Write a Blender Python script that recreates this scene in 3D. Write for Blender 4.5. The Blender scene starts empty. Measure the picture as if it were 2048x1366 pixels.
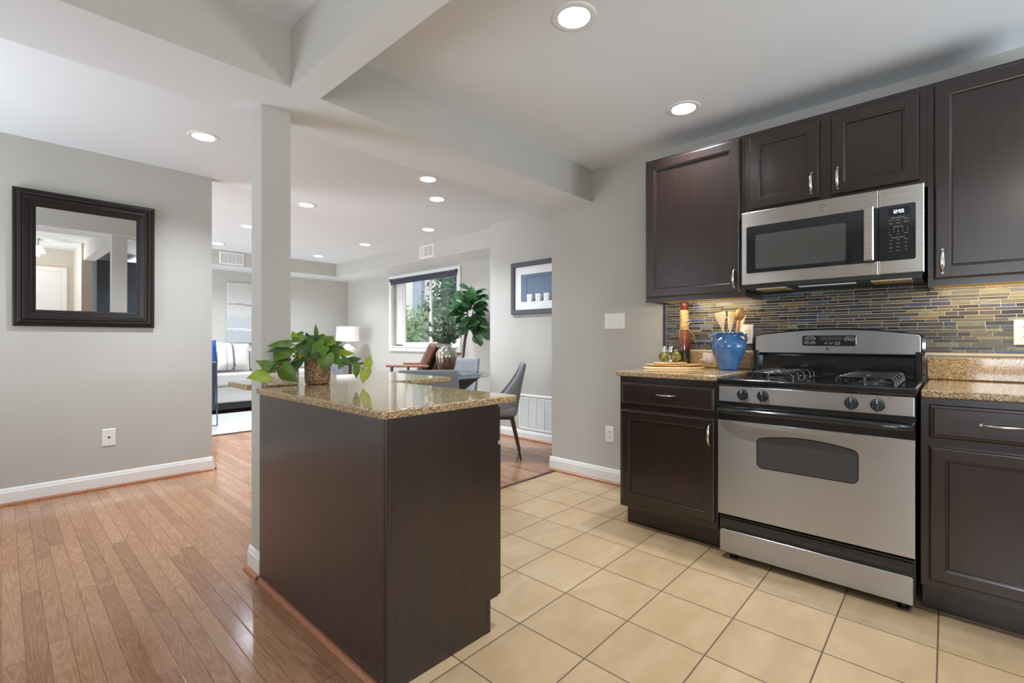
import bpy, bmesh, math, random
from mathutils import Vector, Matrix
S = bpy.context.scene
C = S.collection
random.seed(7)

# ---------------------------------------------------------------- camera, world, exposure
cam = bpy.data.objects.new('camera', bpy.data.cameras.new('camera'))
C.objects.link(cam)
cam.data.sensor_width = 36.0
cam.data.lens = 36.0 * 953.9 / 2048.0
cam.data.shift_y = 2.05 / 2048.0 * -1
cam.data.clip_start = 0.02
cam.location = (0, 0, 1.085)
cam.rotation_euler = (math.pi / 2, 0, -0.8195822)
S.camera = cam

W = bpy.data.worlds.new('sky'); S.world = W
W.use_nodes = True
_bg = W.node_tree.nodes['Background']
_bg.inputs['Color'].default_value = (0.86, 0.93, 1.0, 1)
_bg.inputs['Strength'].default_value = 2.0

S.view_settings.view_transform = 'Standard'
S.view_settings.look = 'None'
S.view_settings.exposure = 0.13
S.view_settings.gamma = 1.0
S.view_settings.use_curve_mapping = False
S.cycles.max_bounces = 10
S.cycles.diffuse_bounces = 6
S.cycles.glossy_bounces = 5
S.cycles.transparent_max_bounces = 12
S.cycles.sample_clamp_indirect = 4.0
S.cycles.caustics_reflective = False
S.cycles.caustics_refractive = False

KITCHEN_CAN = 22.0
LIVING_CAN = 38.0
HALL_LAMP = 12.0

def area(name, loc, direction, sx, sy, power, color=(1, 1, 1), shape='RECTANGLE', spread=180, parent=None):
    l = bpy.data.lights.new(name, 'AREA'); l.shape = shape; l.size = sx
    if shape in ('RECTANGLE', 'ELLIPSE'): l.size_y = sy
    l.energy = power; l.color = color; l.spread = math.radians(spread)
    o = bpy.data.objects.new(name, l); C.objects.link(o)
    o.rotation_euler = Vector(direction).to_track_quat('-Z', 'Y').to_euler()
    o.location = loc
    if parent is not None:
        o.parent = parent; o.location = Vector(loc) - ORG[parent.name]
    return o

# unseen fill lights added outside made-up wall openings (living, dining and hall sides,
# kitchen rear behind the camera); the living room window is lit by the world itself
FILL_TINT = (.81, .905, 1.0)
area('fill_living_side', (-1.80, 6.6, 1.1), (1, .25, 0.22), 2.3, 1.9, 155, FILL_TINT)
area('fill_dining_side', (-1.80, 3.55, .8), (1, 0, 1.5), 1.3, 1.2, 35, FILL_TINT, spread=140)
area('fill_hall_side', (-1.80, -.80, 1.2), (1, -.1, 1.3), 1.3, 1.3, 60, FILL_TINT)
area('fill_kitchen_rear', (2.4, -2.80, 1.0), (0, 1, 2.2), 1.25, .9, 130, FILL_TINT)

# ---------------------------------------------------------------- helpers
ORG = {}

class MB:
    """collects faces of one mesh"""
    def __init__(s): s.v = []; s.f = []; s.m = []; s.mi = 0; s.col = None; s.cols = []
    def add(s, vs, fs):
        b = len(s.v); s.v += [tuple(p) for p in vs]
        for f in fs:
            s.f.append([b + i for i in f]); s.m.append(s.mi); s.cols.append(s.col)
    def box(s, x0, x1, y0, y1, z0, z1):
        x0, x1 = min(x0, x1), max(x0, x1); y0, y1 = min(y0, y1), max(y0, y1); z0, z1 = min(z0, z1), max(z0, z1)
        s.add([(x0, y0, z0), (x1, y0, z0), (x1, y1, z0), (x0, y1, z0), (x0, y0, z1), (x1, y0, z1), (x1, y1, z1), (x0, y1, z1)],
              [(3, 2, 1, 0), (4, 5, 6, 7), (0, 1, 5, 4), (1, 2, 6, 5), (2, 3, 7, 6), (3, 0, 4, 7)])
        return s
    def prism(s, pts, fr, n0, n1, inset=0.0, bev=0.0):
        """polygon pts (u,v) counter-clockwise, extruded from n0 to n1 in a frame; optional chamfer at n1"""
        k = len(pts)
        rings = [(pts, n0)]
        if bev > 0:
            cu = sum(p[0] for p in pts) / k; cv = sum(p[1] for p in pts) / k
            rings.append((pts, n1 - bev))
            sm = []
            for i in range(k):
                a, b, c = pts[i - 1], pts[i], pts[(i + 1) % k]
                d1 = Vector((b[0] - a[0], b[1] - a[1])); d2 = Vector((c[0] - b[0], c[1] - b[1]))
                if d1.length > 0: d1.normalize()
                if d2.length > 0: d2.normalize()
                nn = Vector((-d1.y - d2.y, d1.x + d2.x))
                if nn.length > 1e-6: nn.normalize()
                sm.append((b[0] + nn.x * bev, b[1] + nn.y * bev))
            rings.append((sm, n1))
        else:
            rings.append((pts, n1))
        vs = []
        for r, n in rings: vs += [fr(p[0], p[1], n) for p in r]
        fs = [tuple(reversed(range(k)))]
        for q in range(len(rings) - 1):
            for i in range(k):
                j = (i + 1) % k
                fs.append((q * k + i, q * k + j, (q + 1) * k + j, (q + 1) * k + i))
        e = (len(rings) - 1) * k
        fs.append(tuple(range(e, e + k)))
        s.add(vs, fs); return s
    def rings(s, fr, u0, u1, v0, v1, prof, cap=True, back=True):
        """nested rectangles: prof = [(inset, height)...]"""
        vs = []; fs = []
        for ins, n in prof:
            a, b, c, d = u0 + ins, u1 - ins, v0 + ins, v1 - ins
            vs += [fr(a, c, n), fr(b, c, n), fr(b, d, n), fr(a, d, n)]
        if back: fs.append((3, 2, 1, 0))
        for q in range(len(prof) - 1):
            for i in range(4):
                j = (i + 1) % 4
                fs.append((q * 4 + i, q * 4 + j, q * 4 + 4 + j, q * 4 + 4 + i))
        if cap:
            e = (len(prof) - 1) * 4; fs.append((e, e + 1, e + 2, e + 3))
        s.add(vs, fs); return s
    def lathe(s, prof, c=(0, 0, 0), n=28, axis='z', sx=1.0, sy=1.0):
        vs = []; fs = []
        for r, z in prof:
            for i in range(n):
                t = 2 * math.pi * i / n
                p = (r * math.cos(t) * sx, r * math.sin(t) * sy, z)
                if axis == 'x': p = (p[2], p[0], p[1])
                if axis == '-x': p = (-p[2], p[1], p[0])
                if axis == 'y': p = (p[1], p[2], p[0])
                vs.append((c[0] + p[0], c[1] + p[1], c[2] + p[2]))
        for q in range(len(prof) - 1):
            for i in range(n):
                j = (i + 1) % n
                fs.append((q * n + i, q * n + j, q * n + n + j, q * n + n + i))
        fs.append(tuple(reversed(range(n))))
        e = (len(prof) - 1) * n; fs.append(tuple(range(e, e + n)))
        s.add(vs, fs); return s
    def tube(s, path, r, n=8, flat=1.0, up=None):
        P = [Vector(p) for p in path]; k = len(P)
        R = r if isinstance(r, (list, tuple)) else [r] * k
        T = []
        for i in range(k):
            a = P[max(i - 1, 0)]; b = P[min(i + 1, k - 1)]
            T.append((b - a).normalized())
        ref = Vector(up) if up else (Vector((0, 0, 1)) if abs(T[0].z) < 0.9 else Vector((1, 0, 0)))
        N = (ref - T[0] * ref.dot(T[0])).normalized()
        vs = []; fs = []
        for i in range(k):
            N = (N - T[i] * N.dot(T[i])).normalized(); B = T[i].cross(N)
            for j in range(n):
                t = 2 * math.pi * j / n
                vs.append(P[i] + N * (R[i] * math.cos(t) * flat) + B * (R[i] * math.sin(t)))
        for i in range(k - 1):
            for j in range(n):
                q = (j + 1) % n
                fs.append((i * n + j, i * n + q, i * n + n + q, i * n + n + j))
        fs.append(tuple(reversed(range(n)))); fs.append(tuple(range((k - 1) * n, k * n)))
        s.add(vs, fs); return s
    def leaf(s, base, tip, w, nrm, prof=None, fold=0.15, droop=0.0, lobe=0.0, wavy=0.0):
        base = Vector(base); tip = Vector(tip); d = tip - base; L = d.length; d.normalize()
        nrm = Vector(nrm); nrm = (nrm - d * nrm.dot(d))
        if nrm.length < 1e-5: nrm = d.orthogonal()
        nrm.normalize(); sd = d.cross(nrm).normalized()
        prof = prof or [(0, .50), (.1, .86), (.28, 1.0), (.48, .90), (.68, .58), (.86, .2), (1, 0.02)]
        vs = []
        for i, (t, wd) in enumerate(prof):
            hw = w / 2 * wd
            c = base + d * (L * t) + nrm * (droop * L * (4 * t * (1 - t)) * .5)
            bk = d * (-lobe * L * max(0, 1 - t * 5))
            wv = wavy * w * math.sin(t * 9 + L * 300)
            vs += [c + sd * hw + nrm * (fold * hw + wv) + bk, c + sd * hw * .5 + nrm * (fold * hw * .35) + bk * .7, c,
                   c - sd * hw * .5 + nrm * (fold * hw * .35) + bk * .7, c - sd * hw + nrm * (fold * hw - wv) + bk]
        fs = []
        for i in range(len(prof) - 1):
            for j in range(4):
                a = i * 5 + j; fs.append((a, a + 1, a + 6, a + 5))
        s.add(vs, fs); return s
    def pillow(s, c, U, V, N, w, h, t, n=10):
        """a soft cushion: two bulged sheets"""
        c = Vector(c); U = Vector(U).normalized(); V = Vector(V).normalized(); N = Vector(N).normalized()
        vs = []; fs = []
        for sgn in (1, -1):
            for i in range(n + 1):
                for j in range(n + 1):
                    a = 2 * i / n - 1; b = 2 * j / n - 1
                    pin = 1 - 0.06 * (1 - abs(a)) * 0 - 0.05 * (1 - a * a) * abs(b) ** 3 - 0.05 * (1 - b * b) * abs(a) ** 3
                    th = t / 2 * ((1 - a ** 4) * (1 - b ** 4)) ** .5
                    vs.append(c + U * (a * w / 2 * (1 - .05 * (1 - b * b))) + V * (b * h / 2 * (1 - .05 * (1 - a * a))) + N * (sgn * th))
        m = (n + 1) * (n + 1)
        for k, sgn in enumerate((1, -1)):
            for i in range(n):
                for j in range(n):
                    a = k * m + i * (n + 1) + j
                    q = (a, a + n + 1, a + n + 2, a + 1)
                    fs.append(q if sgn > 0 else tuple(reversed(q)))
        s.add(vs, fs); return s
    def build(s, name, mats, parent=None, smooth=None, bevel=0, seg=2, weld=False, subsurf=0):
        if not isinstance(mats, (list, tuple)): mats = [mats]
        org = ORG.get(parent.name, Vector((0, 0, 0))) if parent is not None else Vector((0, 0, 0))
        me = bpy.data.meshes.new(name)
        me.from_pydata([tuple(Vector(p) - org) for p in s.v], [], s.f)
        for m in mats: me.materials.append(m)
        for i, p in enumerate(me.polygons): p.material_index = s.m[i]
        if any(c is not None for c in s.cols):
            at = me.color_attributes.new('tint', 'FLOAT_COLOR', 'CORNER')
            for p, c in zip(me.polygons, s.cols):
                for li in p.loop_indices: at.data[li].color = (*(c or (1, 1, 1)), 1)
        bm = bmesh.new(); bm.from_mesh(me)
        if weld: bmesh.ops.remove_doubles(bm, verts=bm.verts, dist=1e-5)
        bmesh.ops.recalc_face_normals(bm, faces=bm.faces)
        bm.to_mesh(me); bm.free()
        if smooth is not None:
            me.polygons.foreach_set('use_smooth', [True] * len(me.polygons))
            me.set_sharp_from_angle(angle=math.radians(smooth))
        o = bpy.data.objects.new(name, me); C.objects.link(o)
        if parent is not None:
            o.parent = parent
        ORG[o.name] = org.copy()
        if bevel:
            b = o.modifiers.new('bevel', 'BEVEL'); b.width = bevel; b.segments = seg; b.limit_method = 'ANGLE'; b.angle_limit = math.radians(35)
            b.harden_normals = False
        if subsurf:
            u = o.modifiers.new('subsurf', 'SUBSURF'); u.levels = subsurf; u.render_levels = subsurf
        return o

def thing(name, label, cat, loc=(0, 0, 0), group=None):
    o = bpy.data.objects.new(name, None); C.objects.link(o); o.location = loc
    o.empty_display_size = .05
    o['label'] = label; o['category'] = cat
    if group: o['group'] = group
    ORG[o.name] = Vector(loc)
    return o
def tag(o, label, cat, group=None):
    o['label'] = label; o['category'] = cat
    if group: o['group'] = group
    return o
def struct(o):
    o['kind'] = 'structure'; return o
def dup(root, loc, rotz, label=None):
    r = root.copy(); C.objects.link(r); r.location = loc; r.rotation_euler = (0, 0, rotz)
    if label: r['label'] = label
    for ch in list(root.children):
        c = ch.copy(); C.objects.link(c); c.parent = r
        for g in ch.children:
            d = g.copy(); C.objects.link(d); d.parent = c
    return r

def FX(x0):            # frame on a plane x = x0 that faces -x ; u = -y
    return lambda u, v, n: (x0 - n, -u, v)
def FY(y0):            # faces -y ; u = x
    return lambda u, v, n: (u, y0 - n, v)
def FZ(z0):            # faces up ; u = x, v = y
    return lambda u, v, n: (u, v, z0 + n)
def rrect(u0, u1, v0, v1, r, n=5):
    pts = []
    for cx, cy, a0 in ((u1 - r, v0 + r, -90), (u1 - r, v1 - r, 0), (u0 + r, v1 - r, 90), (u0 + r, v0 + r, 180)):
        for i in range(n + 1):
            a = math.radians(a0 + 90 * i / n); pts.append((cx + r * math.cos(a), cy + r * math.sin(a)))
    return pts
def circ(u, v, r, n=24):
    return [(u + r * math.cos(2 * math.pi * i / n), v + r * math.sin(2 * math.pi * i / n)) for i in range(n)]

def text(txt, size, fr, u, v, n, mat, parent, name='lettering', sx=1.0, thick=0.0):
    cu = bpy.data.curves.new('t', 'FONT'); cu.body = txt; cu.size = size; cu.align_x = 'CENTER'; cu.align_y = 'CENTER'
    cu.resolution_u = 2
    to = bpy.data.objects.new('t', cu); C.objects.link(to)
    dg = bpy.context.evaluated_depsgraph_get()
    me = bpy.data.meshes.new_from_object(to.evaluated_get(dg))
    m = MB()
    m.add([fr(u + p.co.x * sx, v + p.co.y, n) for p in me.vertices], [tuple(p.vertices) for p in me.polygons])
    bpy.data.objects.remove(to); bpy.data.curves.remove(cu); bpy.data.meshes.remove(me)
    if parent is None: return m
    return m.build(name, mat, parent)
def merge(dst, src):
    dst.add(src.v, src.f)

# ---------------------------------------------------------------- materials
def srgb(r, g, b):
    f = lambda c: (c / 255 / 12.92) if c / 255 <= .04045 else ((c / 255 + .055) / 1.055) ** 2.4
    return (f(r), f(g), f(b))
class NT:
    def __init__(s, name):
        s.mat = bpy.data.materials.new(name); s.mat.use_nodes = True
        s.t = s.mat.node_tree; s.bsdf = s.t.nodes['Principled BSDF']; s.out = s.t.nodes['Material Output']
    def n(s, typ, **kw):
        nd = s.t.nodes.new(typ)
        for k, v in kw.items(): setattr(nd, k, v)
        return nd
    def link(s, a, b): s.t.links.new(a, b)
    def set(s, **kw):
        for k, v in kw.items():
            i = s.bsdf.inputs[k.replace('_', ' ')]
            i.default_value = (*v, 1) if isinstance(v, tuple) and len(v) == 3 and i.type == 'RGBA' else v
    def math(s, op, a, b=None, c=None):
        m = s.n('ShaderNodeMath', operation=op)
        for i, x in enumerate((a, b, c)):
            if x is None: continue
            if isinstance(x, (int, float)): m.inputs[i].default_value = x
            else: s.link(x, m.inputs[i])
        return m.outputs[0]
    def ramp(s, fac, stops, interp='LINEAR'):
        r = s.n('ShaderNodeValToRGB'); r.color_ramp.interpolation = interp
        e = r.color_ramp.elements
        while len(e) < len(stops): e.new(.5)
        for el, (p, c) in zip(e, stops): el.position = p; el.color = (*c, 1)
        s.link(fac, r.inputs[0]); return r.outputs[0]
    def mix(s, fac, a, b, mode='MIX'):
        m = s.n('ShaderNodeMix', data_type='RGBA', blend_type=mode)
        for i, x in ((0, fac), (6, a), (7, b)):
            if isinstance(x, (int, float)): m.inputs[i].default_value = x
            elif isinstance(x, tuple): m.inputs[i].default_value = (*x, 1)
            else: s.link(x, m.inputs[i])
        return m.outputs[2]
    def coord(s, scale=(1, 1, 1), loc=(0, 0, 0), kind='Object'):
        tc = s.n('ShaderNodeTexCoord'); mp = s.n('ShaderNodeMapping')
        mp.inputs['Scale'].default_value = scale; mp.inputs['Location'].default_value = loc
        s.link(tc.outputs[kind], mp.inputs['Vector']); return mp.outputs[0]
    def noise(s, vec, scale=5, detail=4, rough=.5, dist=0):
        t = s.n('ShaderNodeTexNoise'); t.inputs['Scale'].default_value = scale; t.inputs['Detail'].default_value = detail
        t.inputs['Roughness'].default_value = rough; t.inputs['Distortion'].default_value = dist
        s.link(vec, t.inputs['Vector']); return t.outputs['Fac']
    def bump(s, h, strength=.2, dist=.01):
        b = s.n('ShaderNodeBump'); b.inputs['Strength'].default_value = strength; b.inputs['Distance'].default_value = dist
        s.link(h, b.inputs['Height']); s.link(b.outputs[0], s.bsdf.inputs['Normal'])
    def col(s, x):
        s.link(x, s.bsdf.inputs['Base Color'])

def plain(name, c, rough=.5, metal=0.0, spec=.5, noise=0.0, nscale=40, coat=0.0, emit=None, estr=0, bump=0.0):
    m = NT(name); m.set(Base_Color=c, Roughness=rough, Metallic=metal)
    m.bsdf.inputs['Specular IOR Level'].default_value = spec
    if coat: m.bsdf.inputs['Coat Weight'].default_value = coat; m.bsdf.inputs['Coat Roughness'].default_value = .05
    if noise or bump:
        f = m.noise(m.coord(), nscale, 4)
        if noise:
            a = tuple(max(0, x * (1 - noise)) for x in c); b = tuple(min(1, x * (1 + noise)) for x in c)
            m.col(m.ramp(f, [(.3, a), (.7, b)]))
        if bump: m.bump(f, bump, .002)
    if emit: m.set(Emission_Color=emit, Emission_Strength=estr)
    return m.mat

M = {}
M['wall'] = plain('wall_paint', srgb(187, 184, 177), .75, spec=.25, noise=.012, nscale=3, bump=.02)
M['ceiling'] = plain('ceiling_paint', srgb(228, 232, 235), .85, spec=.2, noise=.01, nscale=2)
M['trim'] = plain('white_trim_paint', srgb(232, 231, 228), .38, noise=.01)
M['white_plastic'] = plain('white_plastic', srgb(232, 230, 225), .35)
M['grey_slot'] = plain('dark_slot', srgb(40, 40, 40), .6)
M['slate'] = plain('slate_paint', srgb(74, 80, 90), .6)
M['chrome'] = plain('brushed_nickel', (.72, .69, .64), .22, 1.0)
M['shiny'] = plain('polished_steel', (.8, .78, .75), .08, 1.0)
M['black'] = plain('black_enamel', (.012, .012, .012), .12, coat=.3)
M['black_matte'] = plain('black_plastic', (.014, .014, .015), .42)
M['black_glass'] = plain('black_glass', (.014, .015, .016), .05)
M['oven_glass'] = plain('oven_window_glass', (.055, .056, .056), .12)
M['iron'] = plain('grate_iron', (.014, .014, .014), .2, coat=.15)
M['print'] = plain('light_print', srgb(210, 210, 210), .5)
M['print_dark'] = plain('dark_print', srgb(45, 45, 45), .5)
M['led'] = plain('led_digits', (.8, .9, 1), .5, emit=(.75, .88, 1.0), estr=2.2)
M['bulb'] = plain('lamp_diffuser', (1, 1, 1), .5, emit=(1, .98, .94), estr=3.0)
M['bulb_off'] = plain('frosted_diffuser', (.9, .9, .9), .4, emit=(1, .99, .96), estr=.8)
M['puck'] = plain('warm_diffuser', (1, .9, .7), .5, emit=(1, .78, .45), estr=1.0)
M['grey_fabric'] = plain('grey_fabric', srgb(132, 133, 138), .9, spec=.1, noise=.12, nscale=260, bump=.25)
M['navy_fabric'] = plain('navy_fabric', srgb(58, 64, 76), .9, spec=.1, noise=.12, nscale=200)
M['white_fabric'] = plain('white_fabric', srgb(186, 184, 181), .95, spec=.1, noise=.03, nscale=120, bump=.15)
M['blue_fabric'] = plain('blue_fabric', srgb(52, 84, 138), .85, spec=.1, noise=.15, nscale=60)
M['lamp_shade'] = plain('linen_lamp_shade', srgb(240, 236, 230), .9, emit=(1, .95, .88), estr=.22)
M['dark_wood'] = plain('dark_walnut', srgb(62, 42, 36), .35, noise=.2, nscale=20)
M['shoe'] = None
M['leather'] = plain('brown_leather', srgb(98, 60, 45), .38, noise=.2, nscale=25)
M['orange_wood'] = plain('arm_wood', srgb(128, 78, 58), .4, noise=.15, nscale=15)
M['shade_dark'] = plain('blind_fabric', srgb(62, 66, 80), .7, noise=.05)
M['puck_body'] = plain('wood_underside', srgb(205, 170, 110), .5, noise=.06)
M['bark'] = plain('bark', srgb(96, 82, 68), .8, noise=.25, nscale=40)
M['soil'] = plain('soil', srgb(60, 50, 38), .95, noise=.4, nscale=150)
M['pale_stucco'] = plain('pale_stucco', srgb(222, 214, 208), .9, noise=.04, nscale=4)
M['blue_grey'] = plain('blue_grey_siding', srgb(158, 168, 182), .8, noise=.05)
M['grass'] = plain('grass', srgb(96, 120, 70), .95, noise=.3, nscale=8)
M['shadow_blue'] = plain('blue_mat', srgb(112, 128, 150), .8, noise=.03)
M['white_card'] = plain('white_card', srgb(233, 232, 230), .8)
M['frame_grey'] = plain('charcoal_frame', srgb(66, 67, 73), .4, noise=.05)
M['beige_wall'] = plain('beige_wall_paint', srgb(205, 196, 184), .8, spec=.2)
M['rug_edge'] = plain('rug_binding', srgb(70, 66, 64), .9)
M['twine'] = plain('twine', srgb(182, 158, 118), .9, noise=.15, nscale=200)
M['red_wax'] = plain('red_wax', srgb(84, 12, 12), .35)
M['bamboo'] = plain('bamboo', srgb(214, 175, 120), .45, noise=.08, nscale=30)
M['bamboo2'] = plain('light_bamboo', srgb(224, 190, 140), .45, noise=.08, nscale=30)
M['utensil'] = plain('beech_wood', srgb(232, 206, 158), .55, noise=.1, nscale=40)
M['utensil2'] = plain('olive_wood', srgb(176, 122, 66), .5, noise=.15, nscale=40)
M['artichoke_dark'] = plain('artichoke_bract', srgb(98, 112, 48), .6, noise=.25, nscale=45)
M['artichoke_tip'] = plain('artichoke_tip', srgb(178, 150, 92), .6, noise=.2, nscale=45)
M['artichoke'] = plain('artichoke_green', srgb(146, 150, 66), .55, noise=.25, nscale=45)
M['silver_vase_base'] = None

def glass_thin(name, tint=(1, 1, 1), f0=.04):
    m = NT(name)
    tr = m.n('ShaderNodeBsdfTransparent'); tr.inputs[0].default_value = (*tint, 1)
    gl = m.n('ShaderNodeBsdfGlossy'); gl.inputs['Roughness'].default_value = .01
    lw = m.n('ShaderNodeLayerWeight'); lw.inputs['Blend'].default_value = .5
    k = m.math('ADD', f0, m.math('MULTIPLY', m.math('POWER', lw.outputs['Facing'], 5.0), 1 - f0))
    mx = m.n('ShaderNodeMixShader')
    m.link(k, mx.inputs[0]); m.link(tr.outputs[0], mx.inputs[1]); m.link(gl.outputs[0], mx.inputs[2])
    m.link(mx.outputs[0], m.out.inputs['Surface']); return m.mat
M['glass'] = glass_thin('window_glass')
M['table_glass'] = glass_thin('table_glass', (.80, .87, .88))
def mirror_mat():
    m = NT('mirror_silver'); m.set(Base_Color=(.86, .87, .87), Metallic=1.0, Roughness=.0); return m.mat
M['mirror'] = mirror_mat()

def wood_floor():
    m = NT('oak_strip_floor')
    tc = m.n('ShaderNodeTexCoord'); sp = m.n('ShaderNodeSeparateXYZ'); m.link(tc.outputs['Object'], sp.inputs[0])
    x, y = sp.outputs[0], sp.outputs[1]
    xs = m.math('DIVIDE', x, .0575); i = m.math('FLOOR', xs); fx = m.math('FRACT', xs)
    w1 = m.n('ShaderNodeTexWhiteNoise', noise_dimensions='1D'); m.link(i, w1.inputs['W'])
    ys = m.math('ADD', m.math('DIVIDE', y, .95), m.math('MULTIPLY', w1.outputs['Value'], 13.0))
    j = m.math('FLOOR', ys); fy = m.math('FRACT', ys)
    cb = m.n('ShaderNodeCombineXYZ'); m.link(i, cb.inputs[0]); m.link(j, cb.inputs[1])
    w2 = m.n('ShaderNodeTexWhiteNoise', noise_dimensions='3D'); m.link(cb.outputs[0], w2.inputs['Vector'])
    base = m.ramp(w2.outputs['Value'], [(0, srgb(150, 108, 80)), (.06, srgb(152, 112, 86)), (.35, srgb(162, 121, 92)), (.65, srgb(168, 127, 97)), (.85, srgb(176, 136, 106)), (1, srgb(164, 122, 92))])
    # grain, shifted per board
    c2 = m.n('ShaderNodeCombineXYZ')
    m.link(m.math('ADD', m.math('MULTIPLY', x, 1.0), m.math('MULTIPLY', w2.outputs['Value'], 37.0)), c2.inputs[0])
    m.link(m.math('MULTIPLY', y, .085), c2.inputs[1]); m.link(m.math('MULTIPLY', w2.outputs['Value'], 91.0), c2.inputs[2])
    g1 = m.noise(c2.outputs[0], 170, 5, .6)
    c3 = m.n('ShaderNodeCombineXYZ')
    m.link(m.math('ADD', x, m.math('MULTIPLY', w2.outputs['Value'], 53.0)), c3.inputs[0]); m.link(m.math('MULTIPLY', y, .075), c3.inputs[1])
    big = m.noise(c3.outputs[0], 15, 1, .4, .25)
    rings_ = m.math('SINE', m.math('MULTIPLY', big, 120.0))
    gl = m.ramp(rings_, [(.0, (.80, .73, .67)), (.5, (.98, .97, .96)), (1, (1.0, 1.0, 1.0))])
    gc = m.ramp(g1, [(.35, (.80, .76, .72)), (.6, (1.03, 1.03, 1.03))])
    col = m.mix(.65, base, gl, 'MULTIPLY'); col = m.mix(.8, col, gc, 'MULTIPLY')
    gx = m.math('MINIMUM', fx, m.math('SUBTRACT', 1.0, fx)); gy = m.math('MINIMUM', fy, m.math('SUBTRACT', 1.0, fy))
    gap = m.math('MAXIMUM', m.math('LESS_THAN', gx, .018), m.math('LESS_THAN', gy, .0016))
    col = m.mix(m.math('MULTIPLY', gap, .65), col, srgb(70, 44, 30))
    m.col(col)
    r = m.math('ADD', .11, m.math('MULTIPLY', g1, .10)); m.link(r, m.bsdf.inputs['Roughness'])
    hx = m.math('MULTIPLY', m.math('MINIMUM', gx, .05), 20.0)
    m.bump(m.math('ADD', hx, m.math('MULTIPLY', g1, .12)), .25, .0015)
    return m.mat
M['wood_floor'] = wood_floor()

def tile_floor():
    m = NT('ceramic_floor_tile'); P = .2967
    tc = m.n('ShaderNodeTexCoord'); sp = m.n('ShaderNodeSeparateXYZ'); m.link(tc.outputs['Object'], sp.inputs[0])
    x = sp.outputs[0]; y = m.math('SUBTRACT', sp.outputs[1], m.math('MULTIPLY', m.math('SUBTRACT', sp.outputs[0], 2.2475), .0125))
    xs = m.math('DIVIDE', m.math('SUBTRACT', x, 2.2475 - 10 * P), P); ys = m.math('DIVIDE', m.math('SUBTRACT', y, .941 - 10 * P), P)
    i = m.math('FLOOR', xs); j = m.math('FLOOR', ys); fx = m.math('FRACT', xs); fy = m.math('FRACT', ys)
    cb = m.n('ShaderNodeCombineXYZ'); m.link(i, cb.inputs[0]); m.link(j, cb.inputs[1])
    w = m.n('ShaderNodeTexWhiteNoise', noise_dimensions='3D'); m.link(cb.outputs[0], w.inputs['Vector'])
    off = m.n('ShaderNodeVectorMath', operation='MULTIPLY_ADD'); m.link(w.outputs['Color'], off.inputs[0]); off.inputs[1].default_value = (9, 9, 9)
    m.link(tc.outputs['Object'], off.inputs[2])
    mp = m.n('ShaderNodeMapping'); mp.inputs['Scale'].default_value = (1.0, 2.4, 1); mp.inputs['Rotation'].default_value = (0, 0, .5)
    m.link(off.outputs[0], mp.inputs[0])
    nz = m.noise(mp.outputs[0], 3.2, 6, .55, .5)
    col = m.ramp(nz, [(.25, srgb(171, 142, 106)), (.5, srgb(181, 152, 116)), (.75, srgb(190, 163, 129))])
    tint = m.ramp(w.outputs['Value'], [(0, (.95, .94, .93)), (1, (1.03, 1.03, 1.03))])
    col = m.mix(1.0, col, tint, 'MULTIPLY')
    gx = m.math('MINIMUM', fx, m.math('SUBTRACT', 1.0, fx)); gy = m.math('MINIMUM', fy, m.math('SUBTRACT', 1.0, fy))
    g = m.math('MINIMUM', gx, gy)
    gap = m.math('LESS_THAN', g, .0085)
    m.col(m.mix(gap, col, srgb(92, 68, 50)))
    m.link(m.math('ADD', .24, m.math('MULTIPLY', gap, .5)), m.bsdf.inputs['Roughness'])
    m.bump(m.math('MINIMUM', m.math('MULTIPLY', g, 40.0), 1.0), .3, .002)
    return m.mat
M['tile_floor'] = tile_floor()

def espresso(name, k=1.0):
    m = NT(name)
    v = m.coord((9, 9, .9)); f = m.noise(v, 6, 6, .6, .4)
    f2 = m.noise(m.coord((60, 60, 2.0)), 6, 3)
    a = tuple(c * k for c in srgb(35, 23, 20)); b = tuple(c * k for c in srgb(48, 33, 28))
    c = m.ramp(f, [(.3, a), (.75, b)])
    c = m.mix(.35, c, m.ramp(f2, [(.3, (.75, .75, .75)), (.7, (1.1, 1.1, 1.1))]), 'MULTIPLY')
    m.col(c); m.set(Roughness=.3)
    m.bsdf.inputs['Coat Weight'].default_value = .5; m.bsdf.inputs['Coat Roughness'].default_value = .2
    return m.mat
M['espresso'] = espresso('espresso_stain')

def granite():
    m = NT('gold_granite')
    co = m.coord()
    v = m.n('ShaderNodeTexVoronoi'); v.inputs['Scale'].default_value = 330; m.link(co, v.inputs['Vector'])
    sp = m.n('ShaderNodeSeparateColor'); m.link(v.outputs['Color'], sp.inputs[0])
    base = m.ramp(sp.outputs[0], [(0, srgb(70, 56, 42)), (.13, srgb(104, 82, 58)), (.2, srgb(156, 130, 94)), (.45, srgb(180, 154, 116)), (.7, srgb(196, 173, 138)), (.88, srgb(208, 188, 154)), (1, srgb(170, 146, 112))], 'CONSTANT')
    n1 = m.noise(co, 60, 4)
    base = m.mix(.6, base, m.ramp(n1, [(.3, (.62, .58, .54)), (.65, (1.08, 1.05, 1.0))]), 'MULTIPLY')
    n2 = m.noise(co, 520, 2)
    base = m.mix(.5, base, m.ramp(n2, [(.33, (.5, .47, .45)), (.45, (1, 1, 1))]), 'MULTIPLY')
    m.col(base); m.set(Roughness=.06); return m.mat
M['granite'] = granite()

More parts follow.
